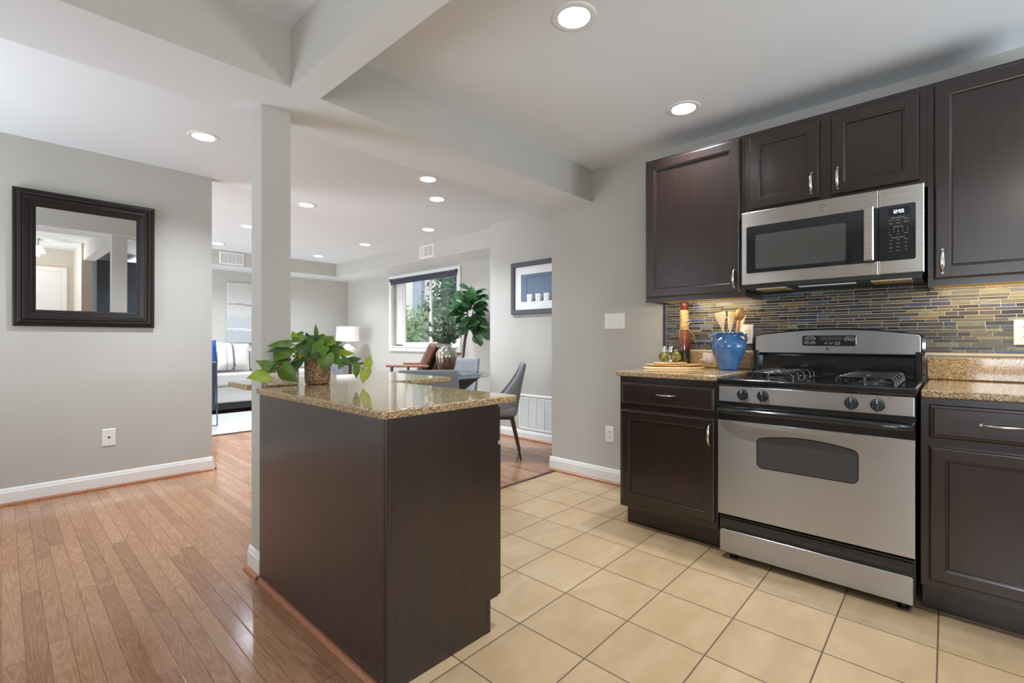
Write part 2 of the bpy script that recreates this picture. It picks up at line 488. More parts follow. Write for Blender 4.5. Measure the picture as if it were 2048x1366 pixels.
def steel(name, c=(.54, .555, .575), rough=.32, aniso=.85):
    m = NT(name)
    f = m.noise(m.coord((4, 4, 900)), 1.0, 2)
    m.link(m.ramp(f, [(.3, tuple(x * .94 for x in c)), (.7, tuple(min(1, x * 1.05) for x in c))]), m.bsdf.inputs['Base Color'])
    m.set(Metallic=1.0, Roughness=rough)
    m.bsdf.inputs['Anisotropic'].default_value = aniso; m.bsdf.inputs['Anisotropic Rotation'].default_value = .25
    tg = m.n('ShaderNodeTangent', direction_type='RADIAL', axis='Z'); m.link(tg.outputs[0], m.bsdf.inputs['Tangent'])
    m.link(m.math('ADD', rough - .04, m.math('MULTIPLY', f, .08)), m.bsdf.inputs['Roughness'])
    return m.mat
M['steel'] = steel('brushed_stainless')
M['steel_micro'] = steel('brushed_stainless_warm', (.66, .635, .60), .28, .8)

def mosaic():
    m = NT('glass_mosaic')
    at = m.n('ShaderNodeVertexColor'); at.layer_name = 'tint'
    f = m.noise(m.coord((1, 10, 60)), 3, 5, .6, .8)
    c = m.mix(.9, at.outputs[0], m.ramp(f, [(.25, (.5, .5, .52)), (.5, (.85, .85, .85)), (.75, (1.45, 1.4, 1.3))]), 'MULTIPLY')
    m.col(c); m.set(Roughness=.25); m.bsdf.inputs['Specular IOR Level'].default_value = .22; return m.mat
M['mosaic'] = mosaic()
M['grout'] = plain('grout', srgb(196, 188, 168), .85, noise=.05, nscale=90)

def leafmat(name, c, c2, trans=.35, rough=.4, scale=30):
    m = NT(name)
    f = m.noise(m.coord(), scale, 3)
    col = m.ramp(f, [(.35, c), (.65, c2)])
    m.col(col); m.set(Roughness=rough)
    tl = m.n('ShaderNodeBsdfTranslucent'); m.link(col, tl.inputs[0])
    mx = m.n('ShaderNodeMixShader'); mx.inputs[0].default_value = trans
    m.link(m.bsdf.outputs[0], mx.inputs[1]); m.link(tl.outputs[0], mx.inputs[2]); m.link(mx.outputs[0], m.out.inputs['Surface'])
    return m.mat
M['pothos'] = leafmat('pothos_leaf', srgb(84, 118, 40), srgb(108, 142, 54))
M['pothos_lime'] = leafmat('pothos_lime_leaf', srgb(140, 166, 44), srgb(170, 188, 66))
M['pothos_dark'] = leafmat('pothos_dark_leaf', srgb(54, 86, 38), srgb(76, 108, 48))
M['fig'] = leafmat('fig_leaf', srgb(56, 98, 56), srgb(82, 124, 74), .25)
M['fig_dark'] = leafmat('fig_leaf_dark', srgb(42, 78, 48), srgb(60, 96, 60), .25)
M['eucalyptus'] = leafmat('eucalyptus_leaf', srgb(72, 92, 72), srgb(104, 120, 96), .2, .6)
M['tree_leaf'] = leafmat('tree_leaf', srgb(92, 124, 96), srgb(140, 166, 128), .4, .6, 3)  # outdoor leaf colours lifted pale to give a hazy, overexposed look
M['tree_dark'] = leafmat('tree_leaf_dark', srgb(78, 106, 98), srgb(116, 142, 122), .4, .6, 3)
M['bush_leaf'] = leafmat('bush_leaf', srgb(134, 160, 120), srgb(190, 204, 166), .4, .6, 3)

def jar_blue():
    m = NT('blue_glaze')
    f = m.noise(m.coord(), 14, 4, .55)
    m.col(m.ramp(f, [(.3, srgb(52, 92, 146)), (.7, srgb(80, 124, 176))])); m.set(Roughness=.1)
    m.bsdf.inputs['Coat Weight'].default_value = .6; return m.mat
M['jar_blue'] = jar_blue()
def basket():
    m = NT('woven_seagrass')
    w = m.n('ShaderNodeTexVoronoi'); w.inputs['Scale'].default_value = 130; m.link(m.coord((1, 1, 1.1)), w.inputs['Vector'])
    sp = m.n('ShaderNodeSeparateColor'); m.link(w.outputs['Color'], sp.inputs[0])
    m.col(m.ramp(sp.outputs[0], [(0, srgb(86, 62, 42)), (.35, srgb(126, 96, 66)), (.7, srgb(150, 118, 84)), (1, srgb(176, 146, 108))]))
    m.set(Roughness=.7); m.bump(w.outputs['Distance'], .8, .004); return m.mat
M['basket'] = basket()
def mercury():
    m = NT('mercury_vase')
    sp = m.n('ShaderNodeSeparateXYZ'); m.link(m.coord(), sp.inputs[0])
    f = m.noise(m.coord(), 9, 4)
    z = m.math('ADD', sp.outputs[2], m.math('MULTIPLY', f, .05))
    m.col(m.ramp(z, [(.10, srgb(120, 96, 84)), (.17, srgb(140, 118, 98)), (.22, srgb(186, 178, 162)), (.28, srgb(205, 204, 200))]))
    m.set(Metallic=.75, Roughness=.16); return m.mat
M['mercury'] = mercury()
def bottle_fill():
    m = NT('pepper_bottle')
    sp = m.n('ShaderNodeSeparateXYZ'); m.link(m.coord(), sp.inputs[0])
    f = m.noise(m.coord(), 70, 4)
    z = m.math('ADD', sp.outputs[2], m.math('MULTIPLY', f, .035))
    m.col(m.ramp(z, [(.0, srgb(34, 36, 20)), (.125, srgb(40, 40, 22)), (.135, srgb(84, 26, 16)), (.19, srgb(104, 44, 20)), (.24, srgb(120, 62, 26)), (.3, srgb(104, 48, 24))]))
    m.set(Roughness=.12); m.bsdf.inputs['Coat Weight'].default_value = 1.0; return m.mat
M['bottle'] = bottle_fill()
def stripe_pillow():
    m = NT('striped_pillow_fabric')
    sp = m.n('ShaderNodeSeparateXYZ'); m.link(m.coord(), sp.inputs[0])
    f = m.noise(m.coord(), 60, 4)
    x = m.math('ADD', sp.outputs[0], m.math('MULTIPLY', f, .03))
    w = srgb(190, 187, 182); g = srgb(92, 96, 108); b = srgb(180, 180, 178)
    m.col(m.ramp(m.math('ADD', m.math('MULTIPLY', x, 2.0), .5), [(0, w), (.40, w), (.415, g), (.43, w), (.57, w), (.585, g), (.63, g), (.645, w), (.8, w), (.82, b), (.86, w)]))
    m.set(Roughness=.9); return m.mat
M['stripe'] = stripe_pillow()
def canvas_art():
    m = NT('seascape_canvas')
    sp = m.n('ShaderNodeSeparateXYZ'); m.link(m.coord(), sp.inputs[0])
    f = m.noise(m.coord((1, 1, 5)), 6, 6, .6)
    z = m.math('ADD', sp.outputs[2], m.math('MULTIPLY', f, .12))
    m.col(m.ramp(z, [(.05, srgb(172, 177, 180)), (.26, srgb(166, 172, 177)), (.285, srgb(208, 208, 206)), (.31, srgb(172, 178, 183)), (.47, srgb(180, 184, 185)), (.52, srgb(196, 196, 191)), (.69, srgb(198, 198, 194)), (.70, srgb(138, 136, 130)), (.72, srgb(200, 199, 195)), (1, srgb(198, 197, 194))]))
    m.set(Roughness=.85); return m.mat
M['canvas'] = canvas_art()
def rugmat():
    m = NT('white_rug_weave')
    f = m.noise(m.coord((1, 4, 1)), 14, 5); m.col(m.ramp(f, [(.3, srgb(148, 147, 144)), (.6, srgb(178, 176, 173))])); m.set(Roughness=.95)
    m.bump(f, .4, .01); return m.mat
M['rug'] = rugmat()
def shoewood():
    m = NT('oak_shoe_moulding'); f = m.noise(m.coord((3, 3, 3)), 20, 4)
    m.col(m.ramp(f, [(.3, srgb(146, 92, 60)), (.7, srgb(176, 116, 80))])); m.set(Roughness=.35); return m.mat
M['shoe'] = shoewood()
M['dark_strip'] = plain('dark_joint', srgb(70, 46, 30), .6)

# ---------------------------------------------------------------- room dimensions
ZK, ZL, ZB = 2.42, 2.45, 2.168      # kitchen/hall ceiling, living ceiling, beam underside
XW = 3.165                          # kitchen wall
XD = 3.936                          # dining wall
XWIN = 4.62; YF = 8.70; YH = 4.575  # window wall, far wall, left (hall) wall
YB0, YB1 = 2.09, 2.50               # cross beam
XA0, XA1 = .845, .975               # beam over the peninsula
CX0, CX1, CY0, CY1 = .812, .942, 2.325, 2.452

def poly_holes(outer, holes, z, th=.0):
    """flat polygon with round holes, as MB"""
    bm = bmesh.new(); edges = []
    for loop in [outer] + holes:
        vs = [bm.verts.new((p[0], p[1], z)) for p in loop]
        for i in range(len(vs)): edges.append(bm.edges.new((vs[i], vs[(i + 1) % len(vs)])))
    bmesh.ops.triangle_fill(bm, use_beauty=True, use_dissolve=False, edges=edges)
    bm.verts.index_update()
    m = MB(); m.add([v.co[:] for v in bm.verts], [tuple(v.index for v in f.verts) for f in bm.faces]); bm.free()
    return m

K_CANS = [(1.613, 1.156), (2.68, 1.152)]
K_CANS_FILL = [(1.613, -.55), (2.45, -.75)]  # unseen cans added behind the camera as kitchen fill
L_CANS = [(.924, 3.687), (2.099, 4.793), (2.869, 3.67), (3.587, 4.755), (3.536, 6.153), (3.499, 7.545), (2.082, 7.607), (2.021, 6.205)]
R_HOLE = .066

# floors
m = MB(); 
m.add([(-1.6, -2.6, 0), (.80, -2.6, 0), (.80, 1.25, 0), (.80, 2.455, 0), (3.165, 2.455, 0), (4.8, 2.455, 0), (4.8, 8.9, 0), (-1.6, 8.9, 0), (-1.6, 2.455, 0)],
      [(0, 1, 2, 3, 8), (8, 3, 4, 5, 6, 7)])
struct(m.build('floor_hardwood', M['wood_floor']))
m = MB(); m.add([(.80, -2.6, 0), (3.3, -2.6, 0), (3.3, 2.455, 0), (.80, 2.455, 0)], [(0, 1, 2, 3)])
struct(m.build('floor_tile', M['tile_floor']))
m = MB(); m.box(1.3, 3.15, 2.437, 2.462, -.01, .004)
struct(m.build('trim_1', M['dark_strip']))

# ceilings
m = poly_holes([(XA1 - .02, -2.6), (XW + .1, -2.6), (XW + .1, YB0 + .02), (XA1 - .02, YB0 + .02)], [circ(x, y, R_HOLE) for x, y in K_CANS + K_CANS_FILL], ZK)
struct(m.build('ceiling_kitchen', M['ceiling']))
m = MB(); m.add([(-1.6, -2.6, ZK), (XA0 + .02, -2.6, ZK), (XA0 + .02, YB0 + .02, ZK), (-1.6, YB0 + .02, ZK)], [(0, 1, 2, 3)])
struct(m.build('ceiling_hall', M['ceiling']))
m = poly_holes([(-1.6, YB1 - .02), (4.8, YB1 - .02), (4.8, 8.9), (-1.6, 8.9)], [circ(x, y, R_HOLE) for x, y in L_CANS + [(2.462, 3.271)]], ZL)
struct(m.build('ceiling_living', M['ceiling']))
# roof above, so no sky light leaks in over the ceilings
m = MB(); m.box(-2.0, 5.2, -2.9, 9.2, 2.62, 2.72); struct(m.build('roof_slab', M['ceiling']))
# beams
m = MB(); m.box(-1.6, XW + .06, YB0, YB1, ZB, 2.6); m.m[0] = 1; struct(m.build('beam', [M['wall'], M['ceiling']]))
m = MB(); m.box(XA0, XA1, -.50, YB0 - .0005, ZB, 2.6); m.m[0] = 1; struct(m.build('beam.001', [M['wall'], M['ceiling']]))
# column
m = MB(); m.box(CX0, CX1, CY0, CY1, 0, ZB + .01); struct(m.build('column', M['wall']))
# walls
m = MB(); m.box(XW, 4.1, -2.6, 2.497, -.02, 2.6); struct(m.build('wall_right', M['wall']))
m = MB(); m.box(XD, 4.9, 2.49, 4.03, -.02, 2.6); struct(m.build('wall_dining', M['wall']))
m = MB(); m.box(-1.7, 1.207, YH, YH + .12, -.02, 2.6); struct(m.build('wall_left', M['wall']))
m = MB(); m.box(-1.7, 5.0, YF, YF + .12, -.02, 2.6); struct(m.build('wall_far', M['wall']))
# window wall with opening
WY0, WY1, WZ0, WZ1 = 5.40, 7.12, .995, 2.12
m = MB()
m.box(XWIN, XWIN + .14, 4.0, WY0, -.02, 2.6); m.box(XWIN, XWIN + .14, WY1, 8.75, -.02, 2.6)
m.box(XWIN, XWIN + .14, WY0, WY1, -.02, WZ0); m.box(XWIN, XWIN + .14, WY0, WY1, WZ1, 2.6)
struct(m.build('wall_window', M['wall']))
# soffits of the living room
m = MB(); m.box(4.08, XWIN + .02, 4.03, YF, 2.223, 2.6); m.m[0] = 1; struct(m.build('soffit', [M['wall'], M['ceiling']]))
m = MB(); m.box(-1.6, 4.09, 8.10, YF + .02, 2.223, 2.6); m.m[0] = 1; struct(m.build('soffit.001', [M['wall'], M['ceiling']]))
# hidden side: outer left and rear walls of hall and kitchen, openings added for fill lights
m = MB()
for y0_, y1_, z0_, z1_ in ((-2.6, -1.5, -.02, 2.6), (-.1, 2.9, -.02, 2.6), (4.3, 5.4, -.02, 2.6), (2.9, 4.3, -.02, .05), (2.9, 4.3, 2.2, 2.6), (7.8, 8.9, -.02, 2.6), (-1.5, -.1, -.02, .5), (-1.5, -.1, 2.25, 2.6), (5.4, 7.8, -.02, .05), (5.4, 7.8, 2.2, 2.6)):
    m.box(-1.72, -1.6, y0_, y1_, z0_, z1_)
struct(m.build('wall_outer', M['wall']))
m = MB(); m.box(-1.7, .84, -1.72, -1.6, -.02, 2.6); struct(m.build('wall_hall_rear', M['beige_wall']))
m = MB(); m.box(.82, .95, -1.7, -.50, -.02, 2.6); struct(m.build('wall_hall_side', M['beige_wall']))
m = MB(); m.box(.82, 1.75, -2.72, -2.6, -.02, 2.6); m.box(3.05, 3.3, -2.72, -2.6, -.02, 2.6); m.box(1.75, 3.05, -2.72, -2.6, -.02, .9); m.box(1.75, 3.05, -2.72, -2.6, 2.1, 2.6); struct(m.build('wall_kitchen_rear', M['wall']))
m = MB(); m.box(1.10, 1.70, -2.55, -1.5, 0, 2.30); m.box(1.70, 3.1, -2.55, -1.95, 0, .9)
tag(m.build('pantry_cabinet', M['slate']), 'tall slate grey pantry seen in the framed mirror', 'cabinet')

# ---------------------------------------------------------------- baseboards with shoe moulding
def baseboard(name, a, b, nrm, h=.105, shoe=True, sh_from=None):
    a = Vector(a); b = Vector(b); n = Vector(nrm)
    prof = [(0, 0), (.014, 0), (.014, h - .028), (.010, h - .018), (.010, h - .012), (.004, h), (0, h)]
    m = MB(); vs = []
    for p in (a, b):
        vs += [(p.x + n.x * o, p.y + n.y * o, z) for o, z in prof]
    k = len(prof)
    fs = [(i, (i + 1) % k, k + (i + 1) % k, k + i) for i in range(k)] + [tuple(range(k)), tuple(reversed(range(k, 2 * k)))]
    m.add(vs, fs); struct(m.build(name, M['trim']))
    if shoe:
        m = MB(); vs = []; q = [(.014, 0), (.032, 0), (.032, .006), (.029, .013), (.024, .017), (.014, .019)]
        for p in (a, b): vs += [(p.x + n.x * o, p.y + n.y * o, z) for o, z in q]
        k = len(q)
        fs = [(i, (i + 1) % k, k + (i + 1) % k, k + i) for i in range(k)] + [tuple(range(k)), tuple(reversed(range(k, 2 * k)))]
        m.add(vs, fs); struct(m.build(name.replace('baseboard', 'trim'), M['shoe']))
baseboard('baseboard_left', (-1.6, YH, 0), (1.207, YH, 0), (0, -1, 0), .112)
baseboard('baseboard_left_end', (1.207, YH - .014, 0), (1.207, YH + .12, 0), (1, 0, 0), .112)
baseboard('baseboard_right', (XW, 1.44, 0), (XW, 2.511, 0), (-1, 0, 0), .112)
baseboard('baseboard_dining', (XD, 2.5, 0), (XD, 4.044, 0), (-1, 0, 0), .10)
baseboard('baseboard_column', (CX0, CY0 - .01, 0), (CX0, CY1 + .014, 0), (-1, 0, 0), .112)
baseboard('baseboard_far', (-1.6, YF, 0), (XWIN, YF, 0), (0, -1, 0), .10)
baseboard('baseboard_window', (XWIN, 4.03, 0), (XWIN, YF, 0), (-1, 0, 0), .10)

# ---------------------------------------------------------------- recessed lights
def can(x, y, z, label, power, lit=True, group=None, warm=(.81, .905, 1), r=.092, deep=.055):
    t = thing('recessed_light', label, 'light', (x, y, z), group)
    m = MB(); m.lathe([(R_HOLE - .002, .001), (R_HOLE - .001, -.004), (r - .012, -.006), (r - .003, -.004), (r, .0)], (x, y, z), 36)
    m.f = m.f[:-2]; m.m = m.m[:-2]; m.cols = m.cols[:-2]
    m.build('trim_ring', M['trim'], t, smooth=40)
    m = MB(); m.lathe([(R_HOLE - .001, -.002), (R_HOLE - .004, .02), (.052, deep)], (x, y, z), 36)
    m.f = m.f[:-2]; m.m = m.m[:-2]; m.cols = m.cols[:-2]
    m.build('reflector', M['trim'], t, smooth=40)
    m = MB(); m.lathe([(.0515, deep - .001), (.0515, deep + .002)], (x, y, z), 28)
    m.build('diffuser', M['bulb'] if lit else M['bulb_off'], t)
    if power:
        area('can_lamp', (x, y, z + deep - .006), (0, 0, -1), .1, .1, power, warm, 'DISK', 170, t)
    return t
KL = ['recessed ceiling light above the peninsula, nearest the big beam', 'recessed ceiling light in front of the upper cabinets']
for (x, y), lb in zip(K_CANS, KL): can(x, y, ZK, lb, KITCHEN_CAN, deep=.075)
for (x, y), lb in zip(K_CANS_FILL, ['added recessed fill light behind the viewpoint, by the hall', 'added recessed fill light behind the viewpoint, by the range wall']): can(x, y, ZK, lb, KITCHEN_CAN * .7)
LLB = ['recessed light in the ceiling above the framed mirror wall', 'recessed light just right of the column in the living ceiling',
       'lit recessed light over the glass dining table', 'recessed light nearest the soffit vent above the window', 'recessed light midway along the window soffit',
       'recessed light closest to the far inner corner of the soffit', 'recessed light just above the far wall vent', 'recessed light half hidden by the column']
for (x, y), lb in zip(L_CANS, LLB): can(x, y, ZL, lb, LIVING_CAN, warm=(.83, .915, 1))
can(2.462, 3.271, ZL, 'frosted recessed light beside the beam, dimmer than the rest', 3, lit=False)

# ---------------------------------------------------------------- wall plates, vents, grille
def plate(fr, u, v, w, h, name, label, cat, kind):
    o3 = fr(u, v, 0); t = thing(name, label, cat, o3)
    m = MB(); m.rings(fr, u - w / 2, u + w / 2, v - h / 2, v + h / 2, [(0, 0), (0, .003), (.004, .006)]); m.build('cover_plate', M['white_plastic'], t)
    if kind == 'duplex':
        for dv in (.022, -.022):
            m = MB(); m.prism(circ(u, v + dv, .0165, 20), fr, .006, .0085, bev=.001); s_ = m.build('socket', M['white_plastic'], t)
            m = MB()
            for du in (-.006, .006): m.prism([(u + du - .0012, v + dv - .002), (u + du + .0012, v + dv - .002), (u + du + .0012, v + dv + .008), (u + du - .0012, v + dv + .008)], fr, .0085, .009)
            m.prism(circ(u, v + dv - .009, .0025, 10), fr, .0085, .009)
            m.build('slot', M['grey_slot'], s_)
    if kind == 'decora':
        m = MB(); m.prism(rrect(u - .0165, u + .0165, v - .034, v + .034, .002, 2), fr, .006, .009, bev=.001); s_ = m.build('socket', M['white_plastic'], t)
        m = MB()
        for dv in (.02, -.02):
            for du in (-.006, .006): m.prism([(u + du - .0012, v + dv - .004), (u + du + .0012, v + dv - .004), (u + du + .0012, v + dv + .006), (u + du - .0012, v + dv + .006)], fr, .009, .0095)
        m.prism(rrect(u - .006, u + .006, v - .004, v + .004, .001, 1), fr, .009, .0102)
        m.build('slot', M['grey_slot'], s_)
    if kind == 'switch3':
        for du in (-.046, 0, .046):
            m = MB(); m.rings(fr, u + du - .005, u + du + .005, v - .012, v + .012, [(0, .006), (.001, .007)]); s_ = m.build('switch_bezel', M['white_plastic'], t)
            m = MB(); m.prism([(u + du - .0035, v - .002), (u + du + .0035, v - .002), (u + du + .0035, v + .008), (u + du - .0035, v + .008)], fr, .006, .016, bev=.002); m.build('toggle', M['white_plastic'], t)
    if kind == 'cable':
        m = MB(); m.prism(circ(u, v, .0075, 16), fr, .006, .0065); m.build('jack_hole', M['grey_slot'], t)
        for dv in (.04, -.04):
            m = MB(); m.prism(circ(u, v + dv, .003, 10), fr, .006, .007); m.build('screw', M['chrome'], t)
    return t
plate(FX(XW), -1.935, .371, .075, .12, 'wall_outlet', 'white duplex outlet low on the wall beside the base cabinet', 'outlet', 'duplex')
plate(FX(XW), -1.893, 1.231, .172, .118, 'light_switch', 'white three-toggle switch plate on the wall left of the upper cabinet', 'light switch', 'switch3')
plate(FY(YH), .542, .371, .078, .125, 'cable_plate', 'white cable jack plate low on the wall under the mirror', 'wall plate', 'cable')
plate(FX(XW - .012), -.953, 1.124, .075, .12, 'wall_outlet', 'white outlet on the mosaic tile just behind the blue jar', 'outlet', 'decora')
plate(FX(XW - .012), .225, 1.121, .075, .115, 'wall_outlet', 'white outlet on the mosaic tile right of the range', 'outlet', 'duplex')

def vent(fr, u0, u1, v0, v1, label, dark=True):
    t = thing('ceiling_vent', label, 'vent', fr((u0 + u1) / 2, (v0 + v1) / 2, 0))
    m = MB(); m.rings(fr, u0, u1, v0, v1, [(0, 0), (0, .006), (.018, .012), (.022, .006)], cap=False); m.build('frame', M['trim'], t)
    m = MB(); m.rings(fr, u0 + .02, u1 - .02, v0 + .02, v1 - .02, [(0, .001), (0, .002)]); m.build('backing', M['grey_slot'], t)
    m = MB(); n = 3; wu = (u1 - u0 - .04)
    for i in range(n):
        a = u0 + .02 + wu * i / n + .004; b = u0 + .02 + wu * (i + 1) / n - .004
        k = 12
        for j in range(k):
            c = a + (b - a) * j / k
            if i == 0 or not dark:
                m.prism([(c, v0 + .02), (c + (b - a) / k * .62, v0 + .02), (c + (b - a) / k * .62, v1 - .02), (c, v1 - .02)], fr, .003, .010)
            else:
                d = v0 + .02 + (v1 - v0 - .04) * j / k
                m.prism([(a, d), (b, d), (b, d + (v1 - v0 - .04) / k * .55), (a, d + (v1 - v0 - .04) / k * .55)], fr, .003, .010)
        if i: m.prism([(a - .009, v0 + .018), (a, v0 + .018), (a, v1 - .018), (a - .009, v1 - .018)], fr, .003, .012)
    m.build('louvre', M['trim'], t)
vent(FX(4.08), -5.62, -5.28, 2.245, 2.425, 'white supply vent on the soffit above the window')
vent(FY(8.10), 2.235, 2.575, 2.24, 2.425, 'white supply vent on the far soffit above the canvas picture', dark=False)
# return air grille
fr = FX(XD); t = thing('air_grille', 'large white louvred return air grille low on the dining wall', 'grille', (XD, 3.1, .1))
u0, u1, v0, v1 = -3.565, -2.62, .106, .494
m = MB(); m.rings(fr, u0, u1, v0, v1, [(0, 0), (0, .006), (.005, .010), (.024, .010), (.027, .004)], cap=False); m.build('frame', M['trim'], t)
m = MB(); m.rings(fr, u0 + .02, u1 - .02, v0 + .02, v1 - .02, [(0, .0005), (0, .001)]); m.build('backing', M['grey_slot'], t)
m = MB(); nb = 24
for i in range(nb):
    z = v0 + .026 + (v1 - v0 - .052) * i / nb; h = (v1 - v0 - .052) / nb
    m.add([fr(u0 + .025, z, .009), fr(u1 - .025, z, .009), fr(u1 - .025, z + h * .62, .0025), fr(u0 + .025, z + h * .62, .0025),
           fr(u0 + .025, z - .0015, .009), fr(u1 - .025, z - .0015, .009)], [(0, 1, 2, 3), (4, 5, 1, 0)])
m.build('louvre', M['trim'], t)
m = MB()
for i in range(1, 8):
    u = u0 + .02 + (u1 - u0 - .04) * i / 8; m.prism([(u - .004, v0 + .02), (u + .004, v0 + .02), (u + .004, v1 - .02), (u - .004, v1 - .02)], fr, .003, .0105)
m.build('divider', M['trim'], t)

# ---------------------------------------------------------------- kitchen cabinets
DOOR = [(0, 0), (0, .013), (.004, .018), (.0085, .020), (.046, .020), (.0495, .0165), (.054, .0155), (.058, .008)]
DOOR_UP = [(0, 0), (0, .013), (.004, .018), (.0085, .020), (.052, .020), (.0555, .0165), (.060, .0155), (.064, .008)]
DRAWER = [(0, 0), (0, .010), (.004, .014), (.012, .0165), (.014, .019), (.016, .020)]
def handle(fr, u, v, n, parent, vertical=True, L=.108):
    p = []; r = []
    for i in range(15):
        a = -1 + 2 * i / 14
        s_ = a * L / 2; hgt = n + .026 * (1 - a * a) ** .6 * .95
        p.append(fr(u, v + s_, hgt) if vertical else fr(u + s_, v, hgt)); r.append(.0032 + .0042 * (1 - a * a))
    m = MB(); m.tube(p, r, 10, flat=.7)
    for sgn in (-1, 1):
        q = sgn * L / 2 * .97
        m.prism(circ(u, v + q, .005, 10) if vertical else circ(u + q, v, .005, 10), fr, n - .001, n + .006)
    return m.build('handle', M['chrome'], parent, smooth=50)
def front(fr, u0, u1, v0, v1, parent, name, prof):
    m = MB(); m.rings(fr, u0, u1, v0, v1, prof); return m.build(name, M['espresso'], parent)

XF = 2.49       # base cabinet face
t = thing('base_cabinet', 'dark wood base cabinet with one drawer, between the wall and the range', 'cabinet', (2.8, 1.17, 0))
m = MB(); m.box(XF, XW - .004, .888, 1.452, .118, .877); m.build('carcass', M['espresso'], t, bevel=.0015, seg=1)
m = MB(); m.box(2.565, XW - .02, .888, 1.445, 0, .119); m.build('toe_kick', M['espresso'], t)
fr = FX(XF)
d = front(fr, -1.436, -.900, .720, .846, t, 'drawer', DRAWER); handle(fr, -1.161, .786, .020, d, False)
d = front(fr, -1.436, -.900, .156, .685, t, 'door', DOOR); handle(fr, -.926, .602, .020, d, True)
t = thing('base_cabinet', 'dark wood base cabinet with one drawer, right of the range', 'cabinet', (2.8, -.15, 0))
m = MB(); m.box(XF, XW - .004, -.42, .107, .118, .861); m.build('carcass', M['espresso'], t, bevel=.0015, seg=1)
m = MB(); m.box(2.565, XW - .02, -.42, .104, 0, .119); m.build('toe_kick', M['espresso'], t)
d = front(fr, -.081, .345, .707, .836, t, 'drawer', DRAWER); handle(fr, .125, .773, .020, d, False, .125)
d = front(fr, -.081, .345, .150, .673, t, 'door', DOOR); handle(fr, .32, .60, .020, d, True)
# counters
def slab(name, x0, x1, y0, y1, z0, z1, label, cat='countertop'):
    m = MB(); m.box(x0, x1, y0, y1, z0, z1); o = m.build(name, M['granite'], None, bevel=.006, seg=3, smooth=40); tag(o, label, cat); return o
slab('granite_countertop', 2.448, XW - .003, .886, 1.462, .879, .908, 'speckled gold granite countertop holding the blue jar')
slab('granite_countertop', 2.448, XW - .003, -.44, .104, .864, .893, 'speckled gold granite countertop right of the range')
slab('granite_backsplash', XW - .03, XW - .003, .889, 1.435, .909, 1.010, 'granite upstand against the wall behind the blue jar', 'backsplash')
slab('granite_backsplash', XW - .03, XW - .003, -.44, .112, .894, 1.004, 'granite upstand against the wall right of the range', 'backsplash')
# mosaic tile on the wall
t = thing('mosaic_backsplash', 'narrow glass mosaic tile covering the wall behind the range', 'backsplash', (XW, .5, 1.0))
m = MB(); m.box(XW - .0075, XW - .001, -.45, 1.483, 1.0125, 1.40); m.box(XW - .0075, XW - .001, .115, .884, .9, 1.0125); m.build('grout', M['grout'], t)
rnd = random.Random(3)
pal = [(srgb(58, 58, 62), 7), (srgb(70, 72, 70), 6), (srgb(90, 88, 76), 5), (srgb(74, 68, 66), 7), (srgb(62, 66, 84), 5), (srgb(70, 82, 116), 2), (srgb(108, 106, 88), 4), (srgb(118, 122, 114), 2), (srgb(100, 86, 74), 5), (srgb(112, 92, 58), 1), (srgb(84, 106, 148), 1), (srgb(134, 128, 112), 1), (srgb(48, 44, 48), 6)]
bag = [c for c, k in pal for _ in range(k)]
m = MB(); z = .905; row = 0
hs = [.0182, .0108, .0136]
while z < 1.40:
    h = hs[row % 3]; y = 1.480 if z > 1.012 else .882
    y -= rnd.choice([0, .03, .05, .02]) * 0
    yend = -.45 if z > 1.012 else .117
    first = True
    while y > yend + .01:
        w = rnd.choice([.048, .048, .072, .098, .098, .146]) if not first else rnd.choice([.024, .048, .073, .097])
        first = False
        y2 = max(y - w, yend)
        c = rnd.choice(bag); k = rnd.uniform(.9, 1.45); m.col = tuple(min(1, q * k) for q in c)
        a, b, e = y - .0013, y2 + .0013, .0006
        x0, x1 = XW - .008, XW - .0105
        m.add([(x0, a, z), (x0, b, z), (x0, b, z + h), (x0, a, z + h), (x1, a - e, z + e), (x1, b + e, z + e), (x1, b + e, z + h - e), (x1, a - e, z + h - e)],
              [(4, 5, 6, 7), (0, 1, 5, 4), (1, 2, 6, 5), (2, 3, 7, 6), (3, 0, 4, 7)])
        y = y2
    z += h + .0026; row += 1
m.build('glass_tile', M['mosaic'], t)
m = MB(); z = 1.0125
while z < 1.395:
    h = min(.066, 1.40 - z); m.col = srgb(58, 54, 66); m.box(XW - .011, XW - .001, 1.4835, 1.502, z, z + h - .002); z += h
m.build('edge_tile', M['mosaic'], t)

# upper cabinets
XU = 2.85
fru = FX(XU)
def upper(y0, y1, z0, z1, label, doors):
    t = thing('wall_cabinet', label, 'cabinet', ((XU + XW) / 2, (y0 + y1) / 2, z0))
    m = MB(); m.box(XU, XU + .019, y0, y1, z0, z1); m.box(XU + .018, XW - .004, y0, y0 + .016, z0, z1); m.box(XU + .018, XW - .004, y1 - .016, y1, z0, z1)
    m.box(XU + .018, XW - .004, y0, y1, z1 - .016, z1)
    m.build('carcass', M['espresso'], t)
    m = MB(); m.box(XU + .019, XW - .004, y0 + .016, y1 - .016, z0 + .012, z0 + .026); m.build('bottom_panel', M['puck_body'], t)
    for (a, b, c, d_, hu, hv) in doors:
        dd = front(fru, -b, -a, c, d_, t, 'door', DOOR_UP); handle(fru, -hu, hv, .020, dd, True, .104)
    return t
upper(.869, 1.475, 1.330, 2.238, 'dark wood wall cabinet left of the microwave', [(.893, 1.462, 1.355, 2.222, .923, 1.434)])
upper(.098, .868, 1.780, 2.238, 'short two-door dark wood wall cabinet above the microwave', [(.512, .848, 1.810, 2.212, .546, 1.890), (.125, .462, 1.810, 2.212, .434, 1.890)])
